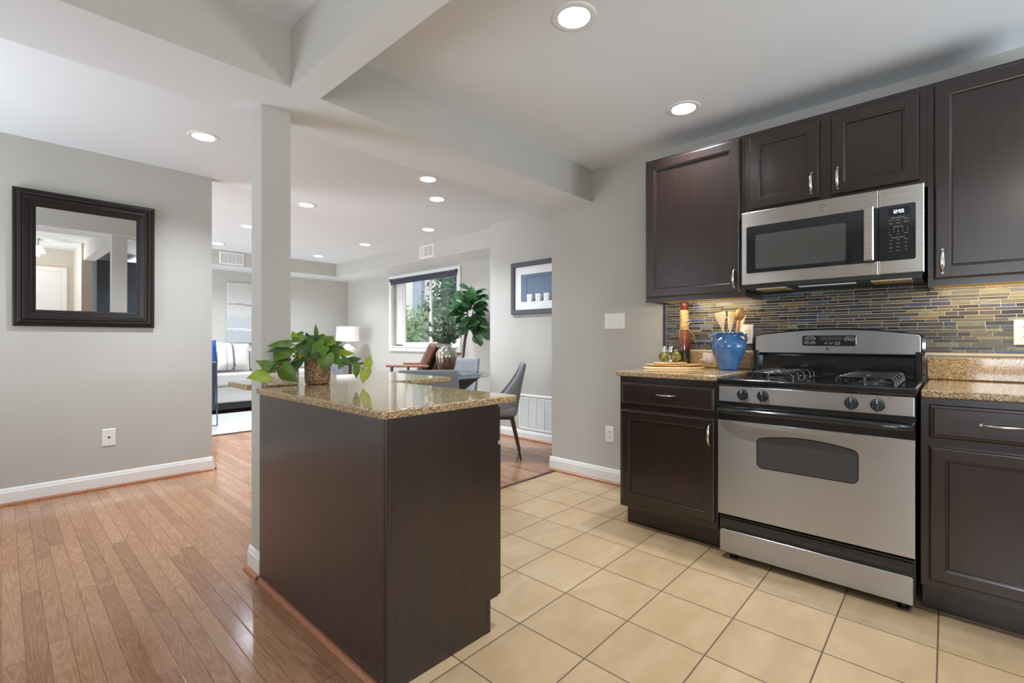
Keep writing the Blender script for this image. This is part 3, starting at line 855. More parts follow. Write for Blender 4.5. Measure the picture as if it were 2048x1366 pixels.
upper(-.45, .097, 1.330, 2.238, 'tall dark wood wall cabinet right of the microwave', [(-.42, .077, 1.357, 2.222, .048, 1.434)])
# under-cabinet lights
for y, L_, pw, lb in ((1.17, .40, 1.7, 'warm light bar under the left wall cabinet'), (-.15, .40, 1.9, 'warm light bar under the right wall cabinet')):
    t = thing('under_cabinet_light', lb, 'light', (2.90, y, 1.342))
    m = MB(); m.box(2.885, 2.915, y - L_ / 2, y + L_ / 2, 1.333, 1.3425); m.build('housing', M['trim'], t, bevel=.002)
    m = MB(); m.box(2.9152, 2.917, y - L_ / 2 + .01, y + L_ / 2 - .01, 1.334, 1.341); m.build('lens', M['puck'], t)
    area('bar_lamp', (2.93, y, 1.334), (.75, 0, -1), L_, .02, pw, (1, .80, .50), 'RECTANGLE', 180, t)

# ---------------------------------------------------------------- microwave
XM = 2.772
t = thing('microwave', 'stainless over-the-range microwave with dark glass door', 'microwave', (2.95, .487, 1.40))
frm = FX(XM)
m = MB(); m.box(XM + .03, XW - .012, .110, .862, 1.392, 1.776); m.build('housing', M['black_matte'], t)
m = MB(); m.rings(frm, -.866, -.268, 1.389, 1.781, [(0, -.03), (0, -.003), (.003, 0)]); door = m.build('door', M['steel_micro'], t)
m = MB(); m.rings(frm, -.265, -.107, 1.389, 1.781, [(0, -.03), (0, -.003), (.003, 0)]); panel = m.build('control_panel', M['steel_micro'], t)
m = MB(); m.prism(rrect(-.840, -.269, 1.449, 1.701, .008), frm, -.001, .0015); gw = m.build('glass', M['black_glass'], door)
M['screen'] = plain('perforated_screen', (.075, .075, .07), .1)
m = MB(); m.prism(rrect(-.795, -.392, 1.470, 1.652, .010), frm, .0015, .0019); m.build('inner_screen', M['screen'], door)
m = MB(); m.prism(rrect(-.318, -.281, 1.452, 1.706, .006, 4), frm, .028, .042, bev=.005)
for v in (1.475, 1.682): m.prism(rrect(-.310, -.289, v - .012, v + .012, .003, 2), frm, 0, .03)
m.build('handle', M['steel_micro'], door, smooth=40)
m = MB(); m.prism(rrect(-.2655, -.135, 1.449, 1.701, .008), frm, -.001, .0015); m.build('keypad', M['black_glass'], panel)
m = MB(); m.prism(rrect(-.231, -.156, 1.652, 1.688, .001, 1), frm, .0015, .0018); m.build('display', plain('display_black', (.004, .005, .012), .2), panel)
# seven segment digits 12:55
def seg_digits(txt, u, v, h, n, mb):
    SEG = {'1': 'bc', '2': 'abged', '5': 'afgcd'}
    w = h * .5; t_ = h * .12; x = u
    for ch in txt:
        if ch == ':':
            for q in (.3, .7): mb.prism([(x, v + h * q - t_ / 2), (x + t_, v + h * q - t_ / 2), (x + t_, v + h * q + t_ / 2), (x, v + h * q + t_ / 2)], frm, n, n + .0003)
            x += t_ * 2.2; continue
        segs = {'a': (0, h - t_, w, h), 'g': (0, h / 2 - t_ / 2, w, h / 2 + t_ / 2), 'd': (0, 0, w, t_), 'b': (w - t_, h / 2, w, h), 'c': (w - t_, 0, w, h / 2), 'f': (0, h / 2, t_, h), 'e': (0, 0, t_, h / 2)}
        for sname in SEG[ch]:
            a, b, c, d_ = segs[sname]; mb.prism([(x + a, v + b), (x + c, v + b), (x + c, v + d_), (x + a, v + d_)], frm, n, n + .0003)
        x += w + t_ * 1.6
m = MB(); seg_digits('12:55', -.2170, 1.663, .0145, .0018, m); m.build('clock_digits', M['led'], panel)
m = MB()
for s_, sz, u, v in (('Sensor Microwave', .0062, -.196, 1.642), ('Popcorn', .0046, -.222, 1.632), ('Beverage', .0046, -.196, 1.632), ('Reheat', .0046, -.168, 1.634), ('Potato', .0046, -.222, 1.617), ('Chicken', .0046, -.196, 1.618), ('Vegetable', .0046, -.168, 1.620),
                     ('Express Cook', .0062, -.196, 1.602), ('1', .007, -.227, 1.591), ('2', .007, -.211, 1.592), ('3', .007, -.196, 1.592), ('4', .007, -.180, 1.593), ('5', .007, -.163, 1.593), ('6', .007, -.227, 1.578), ('7', .007, -.211, 1.578), ('8', .007, -.196, 1.579), ('9', .007, -.180, 1.579), ('0', .007, -.163, 1.580),
                     ('Power', .0046, -.222, 1.566), ('Cook', .0046, -.196, 1.567), ('Add 30', .0046, -.168, 1.569), ('Microwave Features', .0058, -.196, 1.553),
                     ('Cook', .0046, -.222, 1.541), ('Timer', .0046, -.196, 1.542), ('Defrost', .0046, -.168, 1.543), ('Melt', .0046, -.222, 1.525), ('Soften', .0046, -.196, 1.526), ('Light', .0046, -.168, 1.527),
                     ('Cancel', .0046, -.222, 1.508), ('Clock', .0046, -.196, 1.509), ('Vent', .0046, -.168, 1.510), ('Start', .0046, -.222, 1.492), ('Pause', .0046, -.196, 1.493), ('Fan', .0046, -.168, 1.494)):
    merge(m, text(s_, sz, frm, u, v, .0017, None, None))
m.build('key_lettering', M['print'], panel)
def badge(fr, u, v, r, n, parent, ring, back):
    m = MB(); m.prism(circ(u, v, r, 28), fr, n, n + .0015, bev=.0005); b = m.build('badge', back, parent)
    m = MB(); k = 28
    for a, b_ in ((.98, .86),):
        vs = []
        for i in range(k):
            q = 2 * math.pi * i / k; vs += [fr(u + r * a * math.cos(q), v + r * a * math.sin(q), n + .0017), fr(u + r * b_ * math.cos(q), v + r * b_ * math.sin(q), n + .0017)]
        m.add(vs, [(2 * i, 2 * ((i + 1) % k), 2 * ((i + 1) % k) + 1, 2 * i + 1) for i in range(k)])
    merge(m, text('GE', r * 1.0, fr, u, v, n + .0018, None, None))
    m.build('badge_monogram', ring, b); return b
badge(frm, -.488, 1.741, .0155, 0, door, M['black_glass'], M['chrome'])
m = MB(); m.box(XM + .035, 3.12, .115, .857, 1.366, 1.392); m.box(XM + .012, XM + .05, .26, .66, 1.372, 1.390); m.build('vent_base', M['black_matte'], t)
M['filter'] = plain('grease_filter', srgb(196, 176, 136), .45, .3, noise=.1, nscale=60)
for y0, y1 in ((.655, .80), (.15, .30)):
    m = MB()
    for i in range(14):
        a = y0 + (y1 - y0) * i / 14; m.box(XM + .03, XM + .17, a, a + (y1 - y0) / 14 * .8, 1.361, 1.3665)
    m.box(XM + .028, XM + .172, y0, y1, 1.3645, 1.3668); m.build('grease_filter', M['filter'], t)
m = MB(); m.box(XM + .04, XM + .075, .36, .60, 1.3615, 1.367); m.build('cooktop_lamp', plain('lamp_lens', (.8, .8, .8), .2), t)

# ---------------------------------------------------------------- gas range
XR = 2.452; RY0, RY1 = .118, .877
t = thing('gas_range', 'freestanding stainless gas range with black cooktop', 'stove', (2.8, .497, 0))
frr = FX(XR)
m = MB(); m.box(XR + .035, 3.10, RY0 + .003, RY1 - .003, .045, .872); m.build('body', M['black'], t)
# cooktop: pan with raised rim
m = MB(); m.rings(FZ(0), XR - .004, 3.07, RY0 - .002, RY1 + .002, [(.006, .860), (0, .868), (0, .892), (.006, .897), (.016, .896), (.03, .884), (.034, .883)]); ck = m.build('cooktop', M['black'], t, bevel=.002, smooth=50)
# control panel
m = MB(); m.rings(frr, -.872, -.124, .784, .860, [(0, -.03), (0, 0), (.0015, .0015)]); cp = m.build('control_panel', M['steel'], t)
m = MB(); m.box(XR + .004, XR + .04, RY0, RY1, .762, .861); m.build('panel_backing', M['black'], t)
KN = [(-.760, .823), (-.670, .823), (-.327, .821), (-.239, .821)]
for u, v in KN:
    m = MB(); m.prism(circ(u, v, .0255, 28), frr, .001, .006); m.prism(circ(u, v, .0225, 28), frr, .006, .017, bev=.003)
    m.prism(rrect(u - .0062, u + .0062, v - .0255, v + .0265, .005, 4), frr, .014, .030, bev=.003)
    kb = m.build('knob', M['black_matte'], t, smooth=35)
    m = MB(); m.prism([(u - .0012, v + .008), (u + .0012, v + .008), (u + .0012, v + .024), (u - .0012, v + .024)], frr, .030, .0305); m.build('pointer_mark', M['print'], kb)
for u, v in KN:
    m = MB()
    for k in range(7):
        a = math.radians(135 + 100 * k / 6); m.prism(circ(u + .033 * math.cos(a), v + .031 * math.sin(a), .0012, 6), frr, .0015, .0018)
    merge(m, text('OFF', .005, frr, u, v + .0335, .0018, None, None)); merge(m, text('LITE', .0045, frr, u - .026, v + .029, .0018, None, None)); merge(m, text('LO', .0045, frr, u - .028, v - .030, .0018, None, None)); merge(m, text('HI', .0045, frr, u - .036, v - .006, .0018, None, None))
    m.build('dial_lettering', M['print_dark'], cp); m = MB()
    a = u + .038
    merge(m, text('FRONT', .004, frr, a, v + .034, .0018, None, None))
    for du, dv in ((0, 0), (.008, 0), (0, -.008), (.008, -.008)):
        m.prism(circ(a - .004 + du, v + .026 + dv, .0016 if (du, dv) == (0, 0) else .0007, 8), frr, .0015, .0018)
    m.build('burner_symbol', M['print_dark'], cp)
# oven door
m = MB(); m.rings(frr, -.877, -.120, .222, .766, [(0, -.032), (0, -.004), (.003, -.001)]); od = m.build('oven_door', M['black'], t)
m = MB(); m.prism([(-.8765, .2245), (-.1205, .2245), (-.1205, .691), (-.8765, .691)], frr, -.012, .002, bev=.0015); m.build('door_panel', M['steel'], od)
def winpts(g=0.0):
    pts = []; L, R_, B, T = -.694 - g, -.306 + g, .484 - g, .622 + g; r = .022 + g
    for cx, cy, a0 in ((R_ - r, B + r, -90),): 
        for i in range(6): a = math.radians(a0 + 90 * i / 5); pts.append((cx + r * math.cos(a), cy + r * math.sin(a)))
    for i in range(6): a = math.radians(0 + 78 * i / 5); pts.append((R_ - r + r * math.cos(a), T - r + r * math.sin(a)))
    for i in range(1, 10):
        s_ = 1 - 2 * i / 10; pts.append((-.5 + s_ * (R_ - r + .5), T + .019 * (1 - s_ * s_)))
    for i in range(6): a = math.radians(102 + 78 * i / 5); pts.append((L + r + r * math.cos(a), T - r + r * math.sin(a)))
    for i in range(6): a = math.radians(180 + 90 * i / 5); pts.append((L + r + r * math.cos(a), B + r + r * math.sin(a)))
    return pts
m = MB(); m.prism(winpts(.004), frr, .0, .0028); m.build('window_rim', M['black'], od)
m = MB(); m.prism(winpts(0), frr, .0, .0033); m.build('window_glass', M['oven_glass'], od)
m = MB(); p = []; 
for i in range(17):
    a = -1 + 2 * i / 16; p.append(frr(-.4985 + a * .372, .742 + .004 * (1 - a * a), .030 + .022 * (1 - a ** 8)))
m.tube(p, [.011] + [.0135] * 15 + [.011], 12, flat=1.0)
for u in (-.862, -.135): m.prism(rrect(u - .010, u + .010, .729, .756, .004, 3), frr, -.004, .036)
m.build('handle', M['black'], od, smooth=50)
# storage drawer
m = MB(); m.rings(frr, -.872, -.124, .036, .212, [(0, -.03), (0, -.012)]); dr = m.build('drawer', M['black'], t)
m = MB(); m.prism([(-.868, .038), (-.127, .038), (-.127, .141), (-.135, .149), (-.860, .149), (-.868, .141)], frr, -.012, .001, bev=.002); m.build('drawer_panel', M['steel'], dr)
m = MB(); m.prism([(-.868, .162), (-.127, .162), (-.127, .204), (-.868, .204)], frr, -.012, -.001, bev=.003); m.build('drawer_pull', M['black'], dr)
m = MB(); m.prism(rrect(-.846, -.150, .168, .183, .006, 4), frr, -.001, .0004); m.build('pull_slot', M['grey_slot'], dr)
for y in (.815, .16):
    for x in (2.50, 3.0):
        m = MB(); m.lathe([(.020, 0), (.020, .008), (.010, .012), (.010, .05)], (x, y, 0), 14); m.build('foot', M['black_matte'], t)
# backguard
XB = 3.032; frb = FX(XB)
def arch(u0, u1, v0, v1, rise, r, n=14):
    pts = []
    for i in range(5): a = math.radians(-90 + 90 * i / 4); pts.append((u1 - r + r * math.cos(a), v0 + r + r * math.sin(a)))
    for i in range(5): a = math.radians(90 * i / 4 * .9); pts.append((u1 - r + r * math.cos(a), v1 - r + r * math.sin(a)))
    for i in range(1, n):
        s_ = 1 - 2 * i / n; pts.append(((u0 + u1) / 2 + s_ * ((u1 - u0) / 2 - r), v1 + rise * (1 - s_ * s_)))
    for i in range(5): a = math.radians(90 + 90 * (i / 4 * .9 + .1)); pts.append((u0 + r + r * math.cos(a), v1 - r + r * math.sin(a)))
    for i in range(5): a = math.radians(180 + 90 * i / 4); pts.append((u0 + r + r * math.cos(a), v0 + r + r * math.sin(a)))
    return pts
m = MB(); m.box(3.062, 3.14, .140, .858, .87, 1.02); m.build('riser', M['black'], t, bevel=.01)
for ya, yb in ((.122, .150), (.848, .876)):
    m = MB(); m.box(3.02, 3.14, ya, yb, .87, 1.03); m.build('riser_post', M['black'], t, bevel=.006)
m = MB(); m.prism(arch(-.889, -.112, 1.000, 1.118, .032, .03), frb, -.10, -.002, bev=.012); bg = m.build('backguard', M['black'], t, smooth=35)
m = MB(); m.prism(arch(-.868, -.130, 1.016, 1.113, .030, .014), frb, -.004, .002, bev=.0015); m.build('backguard_panel', M['steel'], bg)
m = MB(); m.prism(rrect(-.628, -.384, 1.056, 1.112, .009, 4), frb, .001, .0045, bev=.001); m.build('display_panel', M['black_glass'], bg)
m = MB()
def oval_ring(mb, u, v, a, b, n):
    k = 24; vs = []
    for i in range(k):
        q = 2 * math.pi * i / k; c_, s_ = math.cos(q), math.sin(q)
        e = lambda z: math.copysign(abs(z) ** .6, z)
        vs += [frb(u + a * e(c_), v + b * e(s_), n), frb(u + (a - .0012) * e(c_), v + (b - .0012) * e(s_), n)]
    mb.add(vs, [(2 * i, 2 * ((i + 1) % k), 2 * ((i + 1) % k) + 1, 2 * i + 1) for i in range(k)])
for u, v, s_ in ((-.605, 1.095, 'BAKE'), (-.577, 1.096, 'START'), (-.607, 1.073, 'BROIL'), (-.578, 1.073, 'CLEAR'), (-.425, 1.092, 'TIMER'), (-.400, 1.091, 'CLOCK'), (-.466, 1.070, 'LIGHT')):
    oval_ring(m, u, v, .0115, .0072, .0048); merge(m, text(s_, .0048, frb, u, v, .0048, None, None))
merge(m, text('OVEN CONTROLS', .0042, frb, -.590, 1.1065, .0048, None, None)); merge(m, text('TIMER CONTROLS', .0042, frb, -.412, 1.1045, .0048, None, None))
for u, sg in ((-.517, 1), (-.494, -1)):
    for a, b in (((-.009, -.006), (0, .006)), ((0, .006), (.009, -.006))):
        p0 = Vector((u + a[0], 1.071 + sg * a[1])); p1 = Vector((u + b[0], 1.071 + sg * b[1])); d_ = (p1 - p0).normalized(); nn = Vector((-d_.y, d_.x)) * .0007
        m.add([frb(*(p0 - nn), .0048), frb(*(p1 - nn), .0048), frb(*(p1 + nn), .0048), frb(*(p0 + nn), .0048)], [(0, 1, 2, 3)])
    merge(m, text('+' if sg > 0 else '-', .006, frb, u, 1.070, .0048, None, None))
m.build('panel_lettering', M['print'], bg)
m = MB(); m.prism(rrect(-.545, -.445, 1.086, 1.106, .002, 2), frb, .0045, .0047); m.build('clock_window', plain('clock_lcd', (.05, .052, .052), .2), bg)
badge(frb, -.511, 1.0385, .0085, .002, bg, M['chrome'], M['black_matte'])
# burners and grates
for (y0, y1) in ((.566, .768), (.190, .392)):
    yc = (y0 + y1) / 2
    for xc in (2.64, 2.90):
        m = MB(); m.lathe([(.060, .884), (.058, .888), (.040, .890), (.040, .898), (.034, .902), (.0, .903)], (xc, yc, 0), 24); m.build('burner', M['black_matte'], t, smooth=40)
        m = MB(); m.lathe([(.086, .884), (.082, .887), (.066, .8865)], (xc, yc, 0), 28); m.build('drip_bowl', M['iron'], t, smooth=40)
    m = MB(); zt, z0 = .926, .886; r = .0062
    def bent(a, b):
        a = Vector(a); b = Vector(b); d_ = (b - a).normalized(); k = .014
        return [(a.x, a.y, z0), (a.x, a.y, zt - k), (a.x + d_.x * k * .4, a.y + d_.y * k * .4, zt - k * .35), (a.x + d_.x * k, a.y + d_.y * k, zt),
                (b.x - d_.x * k, b.y - d_.y * k, zt), (b.x - d_.x * k * .4, b.y - d_.y * k * .4, zt - k * .35), (b.x, b.y, zt - k), (b.x, b.y, z0)]
    for x in (2.535, 2.645, 2.77, 2.895, 2.985): m.tube(bent((x, y0, 0), (x, y1, 0)), r, 8)
    m.tube(bent((2.525, yc, 0), (2.995, yc, 0)), r, 8)
    for x0, x1 in ((2.58, 2.60), ):
        pass
    m.tube([(2.53, y0, z0 + .003), (2.99, y0, z0 + .003), (2.99, y1, z0 + .003), (2.53, y1, z0 + .003), (2.53, y0, z0 + .003)], .004, 6)
    m.build('grate', M['iron'], t, smooth=50)

# ---------------------------------------------------------------- peninsula
PX, PY = .800, 1.272; CT0, CT1 = .845, .873
t = thing('peninsula_cabinet', 'dark wood peninsula base with plain back panel, beside the column', 'cabinet', (1.05, 1.8, 0))
m = MB(); m.box(PX, PX + .016, PY + .012, CY0 - .012, 0, CT0); m.build('back_panel', M['espresso'], t)
m = MB(); m.box(PX + .001, PX + .022, PY - .004, PY + .013, 0, CT0); m.build('corner_trim', M['espresso'], t, bevel=.002)
m = MB(); m.prism([(PX + .020, 0), (1.225, 0), (1.225, .118), (1.285, .118), (1.285, CT0), (PX + .020, CT0)], FY(PY), -.016, 0); m.build('end_panel', M['espresso'], t)
m = MB(); m.box(PX + .016, 1.286, PY + .016, CY0 - .012, .118, CT0); m.build('carcass', M['espresso'], t)
m = MB(); m.box(PX + .02, 1.226, PY + .016, CY0 - .012, 0, .118); m.build('toe_box', M['espresso'], t)
m = MB(); m.box(1.225, 1.243, PY - .001, CY0 - .02, 0, .1175); m.build('toe_kick', M['espresso'], t)
frp = lambda u, v, n: (1.287 + n, u, v)
for a, b in ((PY + .002, 1.62), (1.63, 2.0)):
    d = None
    m = MB(); m.rings(frp, a, b, .122, .690, DOOR_UP); d = m.build('door', M['espresso'], t); handle(frp, b - .04, .60, .020, d, True)
    m = MB(); m.rings(frp, a, b, .705, .832, DRAWER); d = m.build('drawer', M['espresso'], t); handle(frp, (a + b) / 2, .77, .020, d, False)
m = MB()
q = [(0, 0), (.019, 0), (.019, .008), (.015, .015), (.008, .019), (0, .019)]
vs = []
for y in (.9, CY0 - .035): vs += [(PX - o, y, z) for o, z in q]
k = len(q); m.add(vs, [(i, (i + 1) % k, k + (i + 1) % k, k + i) for i in range(k)] + [tuple(range(k)), tuple(reversed(range(k, 2 * k)))])
struct(m.build('trim_2', M['shoe']))
t2 = thing('peninsula_cabinet', 'dark wood cabinet wing of the peninsula behind the column', 'cabinet', (1.4, 2.45, 0))
m = MB(); m.box(CX1 + .004, 1.70, 2.345, 2.65, 0, CT0); m.build('carcass', M['espresso'], t2)
# granite top: L shape around the column
XE = 1.375; YS = 1.258
pts = [(.780, YS), (XE, YS), (XE, 2.150), (1.782, 2.150), (1.782, 2.79), (.83, 2.79), (.800, 2.76), (.800, 2.50), (.83, 2.47), (CX1 + .003, 2.47), (CX1 + .003, CY0 - .003), (.80, CY0 - .003), (.780, CY0 - .022)]
m = MB(); m.prism(pts, FZ(0), CT0, CT1)
o = m.build('granite_countertop', M['granite'], None, bevel=.006, seg=3, smooth=40); tag(o, 'L-shaped speckled granite peninsula top under the potted plant', 'countertop')
slab('granite_backsplash', CX0 + .004, .972, CY0 - .026, CY0 - .004, CT1 + .0005, CT1 + .105, 'short granite upstand against the foot of the column, behind the plant', 'backsplash')

# ---------------------------------------------------------------- mirror
t = thing('wall_mirror', 'square wall mirror in a wide dark stepped frame', 'mirror', (.43, YH, 1.64))
TILT = math.radians(.7)
def frmir(u, v, n):
    dv = v - 1.64; return (u, YH - .006 - n * math.cos(TILT) - (dv + .46) * math.sin(TILT), v - n * math.sin(TILT) * .5)
prof = [(0, 0), (0, .018), (.006, .022), (.016, .020), (.020, .026), (.034, .040), (.040, .040), (.044, .036), (.050, .041), (.072, .036), (.084, .026), (.090, .026), (.094, .022), (.108, .018), (.112, .012)]
m = MB(); m.rings(frmir, .048, .810, 1.182, 2.102, prof, cap=False, back=False); m.build('frame', plain('dark_frame_lacquer', srgb(30, 22, 21), .3, noise=.15, nscale=30, spec=.35), t)
m = MB(); m.rings(frmir, .050, .808, 1.184, 2.100, [(.10, .0115), (.10, .012)]); m.build('mirror_glass', M['mirror'], t)

# ---------------------------------------------------------------- what the mirror shows: hall door and ceiling lamp
d1 = thing('door_1', 'white panel door', 'door', (.1, -1.6, 0)); d1['kind'] = 'structure'; del d1['category']; del d1['label']
fb = lambda u, v, n: (u, -1.6 + n, v)
m = MB(); m.rings(fb, -.20, .66, 0, 2.05, [(0, 0), (0, .012), (.0, .016)]); m.build('door_slab', M['trim'], d1)
m = MB(); m.box(.662, .735, -1.6, -1.578, 0, 2.12); m.box(-.275, -.202, -1.6, -1.578, 0, 2.12); m.box(-.201, .661, -1.6, -1.578, 2.052, 2.12); m.build('door_casing', M['trim'], d1)
m = MB(); m.lathe([(.026, 0), (.022, .008), (.010, .012), (.010, .035), (.025, .045), (.027, .055), (.018, .066)], (.60, -1.584, 1.0), 18, 'y'); m.build('door_knob', M['chrome'], d1, smooth=50)
t = thing('ceiling_lamp', 'small glass shaded ceiling lamp seen in the mirror', 'lamp', (.36, -.55, ZK))
m = MB(); m.lathe([(.065, 0), (.06, -.02), (.015, -.03), (.012, -.10)], (.36, -.55, ZK), 20); m.build('canopy', M['chrome'], t, smooth=40)
m = MB(); m.lathe([(.03, -.10), (.05, -.13), (.075, -.18), (.08, -.20)], (.36, -.55, ZK), 20); m.build('glass_shade', M['bulb'], t, smooth=40)
lp = bpy.data.lights.new('hall_bulb', 'POINT'); lp.energy = HALL_LAMP; lp.color = (1, .93, .82); lp.shadow_soft_size = .02
lo = bpy.data.objects.new('hall_bulb', lp); C.objects.link(lo); lo.parent = t; lo.location = (0, 0, -.235)

frh = lambda u, v, n: (-1.6 + n, u, v)
t = thing('framed_picture', 'grey framed hall picture reflected in the microwave door', 'picture', (-1.6, 1.3, 1.95))
m = MB(); m.rings(frh, .95, 1.75, 1.72, 2.22, [(0, 0), (0, .03), (.05, .03), (.055, .012)], cap=False); m.build('frame', M['frame_grey'], t)
m = MB(); m.rings(frh, 1.0, 1.7, 1.77, 2.17, [(0, .006), (0, .012)]); m.build('mat_board', M['white_card'], t)
m = MB(); m.rings(frh, 1.2, 1.5, 1.86, 2.06, [(0, .012), (0, .014)]); m.build('print', M['shadow_blue'], t)

# ---------------------------------------------------------------- dining wall picture
frd = FX(XD); t = thing('framed_picture', 'charcoal framed shadow box of three white mugs on blue', 'picture', (XD, 3.25, 1.4))
m = MB(); m.rings(frd, -3.662, -2.86, 1.372, 1.944, [(0, 0), (0, .034), (.004, .038), (.046, .038), (.050, .034), (.050, .012)], cap=False); m.build('frame', M['frame_grey'], t)
m = MB(); m.rings(frd, -3.615, -2.907, 1.419, 1.897, [(0, .010), (0, .014), (.088, .014), (.090, .003)], cap=False, back=False); m.build('mat_board', M['white_card'], t)
m = MB(); m.rings(frd, -3.53, -2.99, 1.50, 1.815, [(0, .001), (0, .003)]); m.build('backing', M['shadow_blue'], t)
m = MB(); m.rings(frd, -3.46, -3.06, 1.525, 1.785, [(0, .003), (0, .006), (.012, .006), (.014, .003)], cap=False, back=False); m.build('inner_outline', plain('deep_blue_card', srgb(98, 112, 136), .8), t)
for u in (-3.405, -3.285, -3.17):
    m = MB(); x = XD - .012; m.lathe([(.030, 0), (.033, .004), (.037, .06), (.038, .082), (.035, .082), (.033, .006)], (x, -u, 1.506), 18, sx=.24)
    m.tube([(x - .002, -u - .034, 1.575), (x - .002, -u - .052, 1.568), (x - .002, -u - .056, 1.548), (x - .002, -u - .050, 1.53), (x - .002, -u - .034, 1.522)], .0045, 6)
    mg = m.build('mug', M['white_card'], t, smooth=40)
    mm = text('coffee', .012, FX(x - .0099), u, 1.549, 0, None, None); mm.build('mug_lettering', plain('mug_print', srgb(170, 120, 110), .6), mg)

# ---------------------------------------------------------------- window
w1 = thing('window_1', 'x', 'x', (XWIN, 6.25, 1.0)); del w1['category']; del w1['label']; struct(w1)
frw = FX(XWIN)
m = MB()
m.rings(frw, -7.215, -5.331, .905, 2.19, [(0, 0), (0, .028), (.004, .030), (.075, .030), (.077, .02), (.082, -.07)], cap=False, back=False)
m.build('casing', M['trim'], w1)
m = MB(); m.box(XWIN - .045, XWIN + .08, 5.40, 7.14, .972, .990); m.build('sill', M['trim'], w1, bevel=.004)
def sash(y0, y1, z0, z1, xo, wdt=.045):
    fr_ = FX(XWIN + xo)
    m = MB(); m.rings(fr_, -y1, -y0, z0, z1, [(0, -.02), (0, 0), (.004, .004), (wdt - .006, .004), (wdt, -.004), (wdt, -.02), (0, -.02)], cap=False, back=False); s_ = m.build('sash', M['trim'], w1)
    m = MB(); m.rings(fr_, -y1 + wdt - .01, -y0 - wdt + .01, z0 + wdt - .01, z1 - wdt + .01, [(0, -.012), (0, -.008)]); m.build('pane', M['glass'], s_)
sash(6.15, 6.93, 1.01, 2.11, .075); sash(5.42, 6.235, 1.01, 2.11, .10)
m = MB(); m.box(XWIN + .065, XWIN + .13, 6.93, 7.13, .99, 2.12); m.box(XWIN + .065, XWIN + .13, 5.39, 5.43, .99, 2.12); m.box(XWIN + .065, XWIN + .13, 5.39, 7.13, .985, 1.012); m.box(XWIN + .065, XWIN + .13, 5.39, 7.13, 2.10, 2.13); m.build('jamb', M['trim'], w1)
m = MB(); m.box(XWIN + .05, XWIN + .072, 6.175, 6.20, 1.55, 1.60); m.build('latch', M['grey_slot'], w1)
t = thing('roller_blind', 'dark grey roller blind rolled up at the top of the window', 'blind', (XWIN, 6.25, 2.1))
m = MB(); m.lathe([(.022, 0), (.022, 1.735)], (XWIN - .045, 5.392, 2.112), 16, 'y'); m.build('roll', M['shade_dark'], t, smooth=40)
m = MB(); m.box(XWIN - .052, XWIN - .044, 5.395, 7.125, 2.045, 2.10); m.build('blind_fabric', M['shade_dark'], t)
m = MB(); m.box(XWIN - .056, XWIN - .040, 5.395, 7.125, 2.037, 2.05); m.build('hem_bar', M['frame_grey'], t)
m = MB(); m.box(XWIN - .07, XWIN - .025, 5.385, 5.392, 2.085, 2.14); m.box(XWIN - .07, XWIN - .025, 7.127, 7.134, 2.085, 2.14); m.build('bracket', M['frame_grey'], t)

# ---------------------------------------------------------------- outdoors
m = MB(); m.box(4.9, 40, -15, 40, -.9, -.6); struct(m.build('ground_outside', M['grass']))
def tree(name, label, c, rx, ry, rz, n, ls, mats, trunk_h, seed):
    r = random.Random(seed); c = Vector(c)
    t = thing(name, label, 'tree' if name == 'tree' else 'bush', (c.x, c.y, -.6))
    m = MB(); m.tube([(c.x, c.y, -.62), (c.x + .05, c.y, c.z - rz * .4), (c.x, c.y, c.z + rz * .3)], [.12, .09, .03], 8)
    for k in range(9):
        a = r.uniform(0, 6.28); e = Vector((math.cos(a) * rx * .7, math.sin(a) * ry * .7, r.uniform(-.2, .8) * rz))
        m.tube([(c.x, c.y, c.z - rz * .35), c + e * .5, c + e], [.05, .03, .012], 6)
    m.build('trunk', M['bark'], t, smooth=60)
    m = MB(); cp_ = [(rx * .62 * math.cos(a_), rz * .62 * math.sin(a_)) for a_ in [(-80 + 16 * q_) * math.pi / 180 for q_ in range(11)]]
    m.lathe(cp_, tuple(c), 20, sy=ry / rx)
    for i in range(n):
        d_ = Vector((r.gauss(0, 1), r.gauss(0, 1), r.gauss(0, 1))).normalized()
        k = r.uniform(.45, 1.0) * (1 + .15 * math.sin(d_.x * 7 + d_.z * 5) + .1 * math.sin(d_.y * 11))
        p = c + Vector((d_.x * rx, d_.y * ry, d_.z * rz)) * k
        q = Vector((r.gauss(0, 1), r.gauss(0, 1), r.gauss(-.3, .7))).normalized()
        m.mi = r.randrange(len(mats)); L = ls * r.uniform(.7, 1.3)
        m.leaf(p, p + q * L, L * .55, d_ + Vector((r.gauss(0, .4), r.gauss(0, .4), .4)), prof=[(0, .3), (.35, 1), (.75, .7), (1, .05)])
    m.build('foliage', [M[k] for k in mats], t)
tree('bush', 'light green rounded bush filling the lower left window pane', (7.7, 10.8, .90), 1.15, 1.2, 1.15, 3800, .12, ['bush_leaf', 'bush_leaf', 'tree_leaf'], .4, 1)
tree('tree', 'tall dense green tree behind the right window pane', (10.9, 12.5, 2.6), 1.25, 1.25, 2.9, 5200, .15, ['tree_dark', 'tree_leaf', 'tree_dark'], 1, 2)
tree('bush', 'green bush low in the right window pane, nearest the house', (6.9, 8.45, .45), .9, 1.0, .95, 2400, .11, ['bush_leaf', 'tree_leaf'], .4, 4)
tree('tree', 'small dark tree beside the pale building outside', (12.6, 16.4, 2.0), .7, .7, 1.1, 1500, .15, ['tree_dark'], 1, 5)
t = thing('building', 'pale neighbouring building beyond the bushes outside the window', 'building', (16, 20, -.6))
m = MB(); m.box(15.5, 19, 13.0, 34, -.6, 7); m.build('wall', M['pale_stucco'], t)
m = MB(); m.box(15.3, 15.6, 20.9, 21.7, -.6, 6.2); m.build('bay', M['blue_grey'], t)
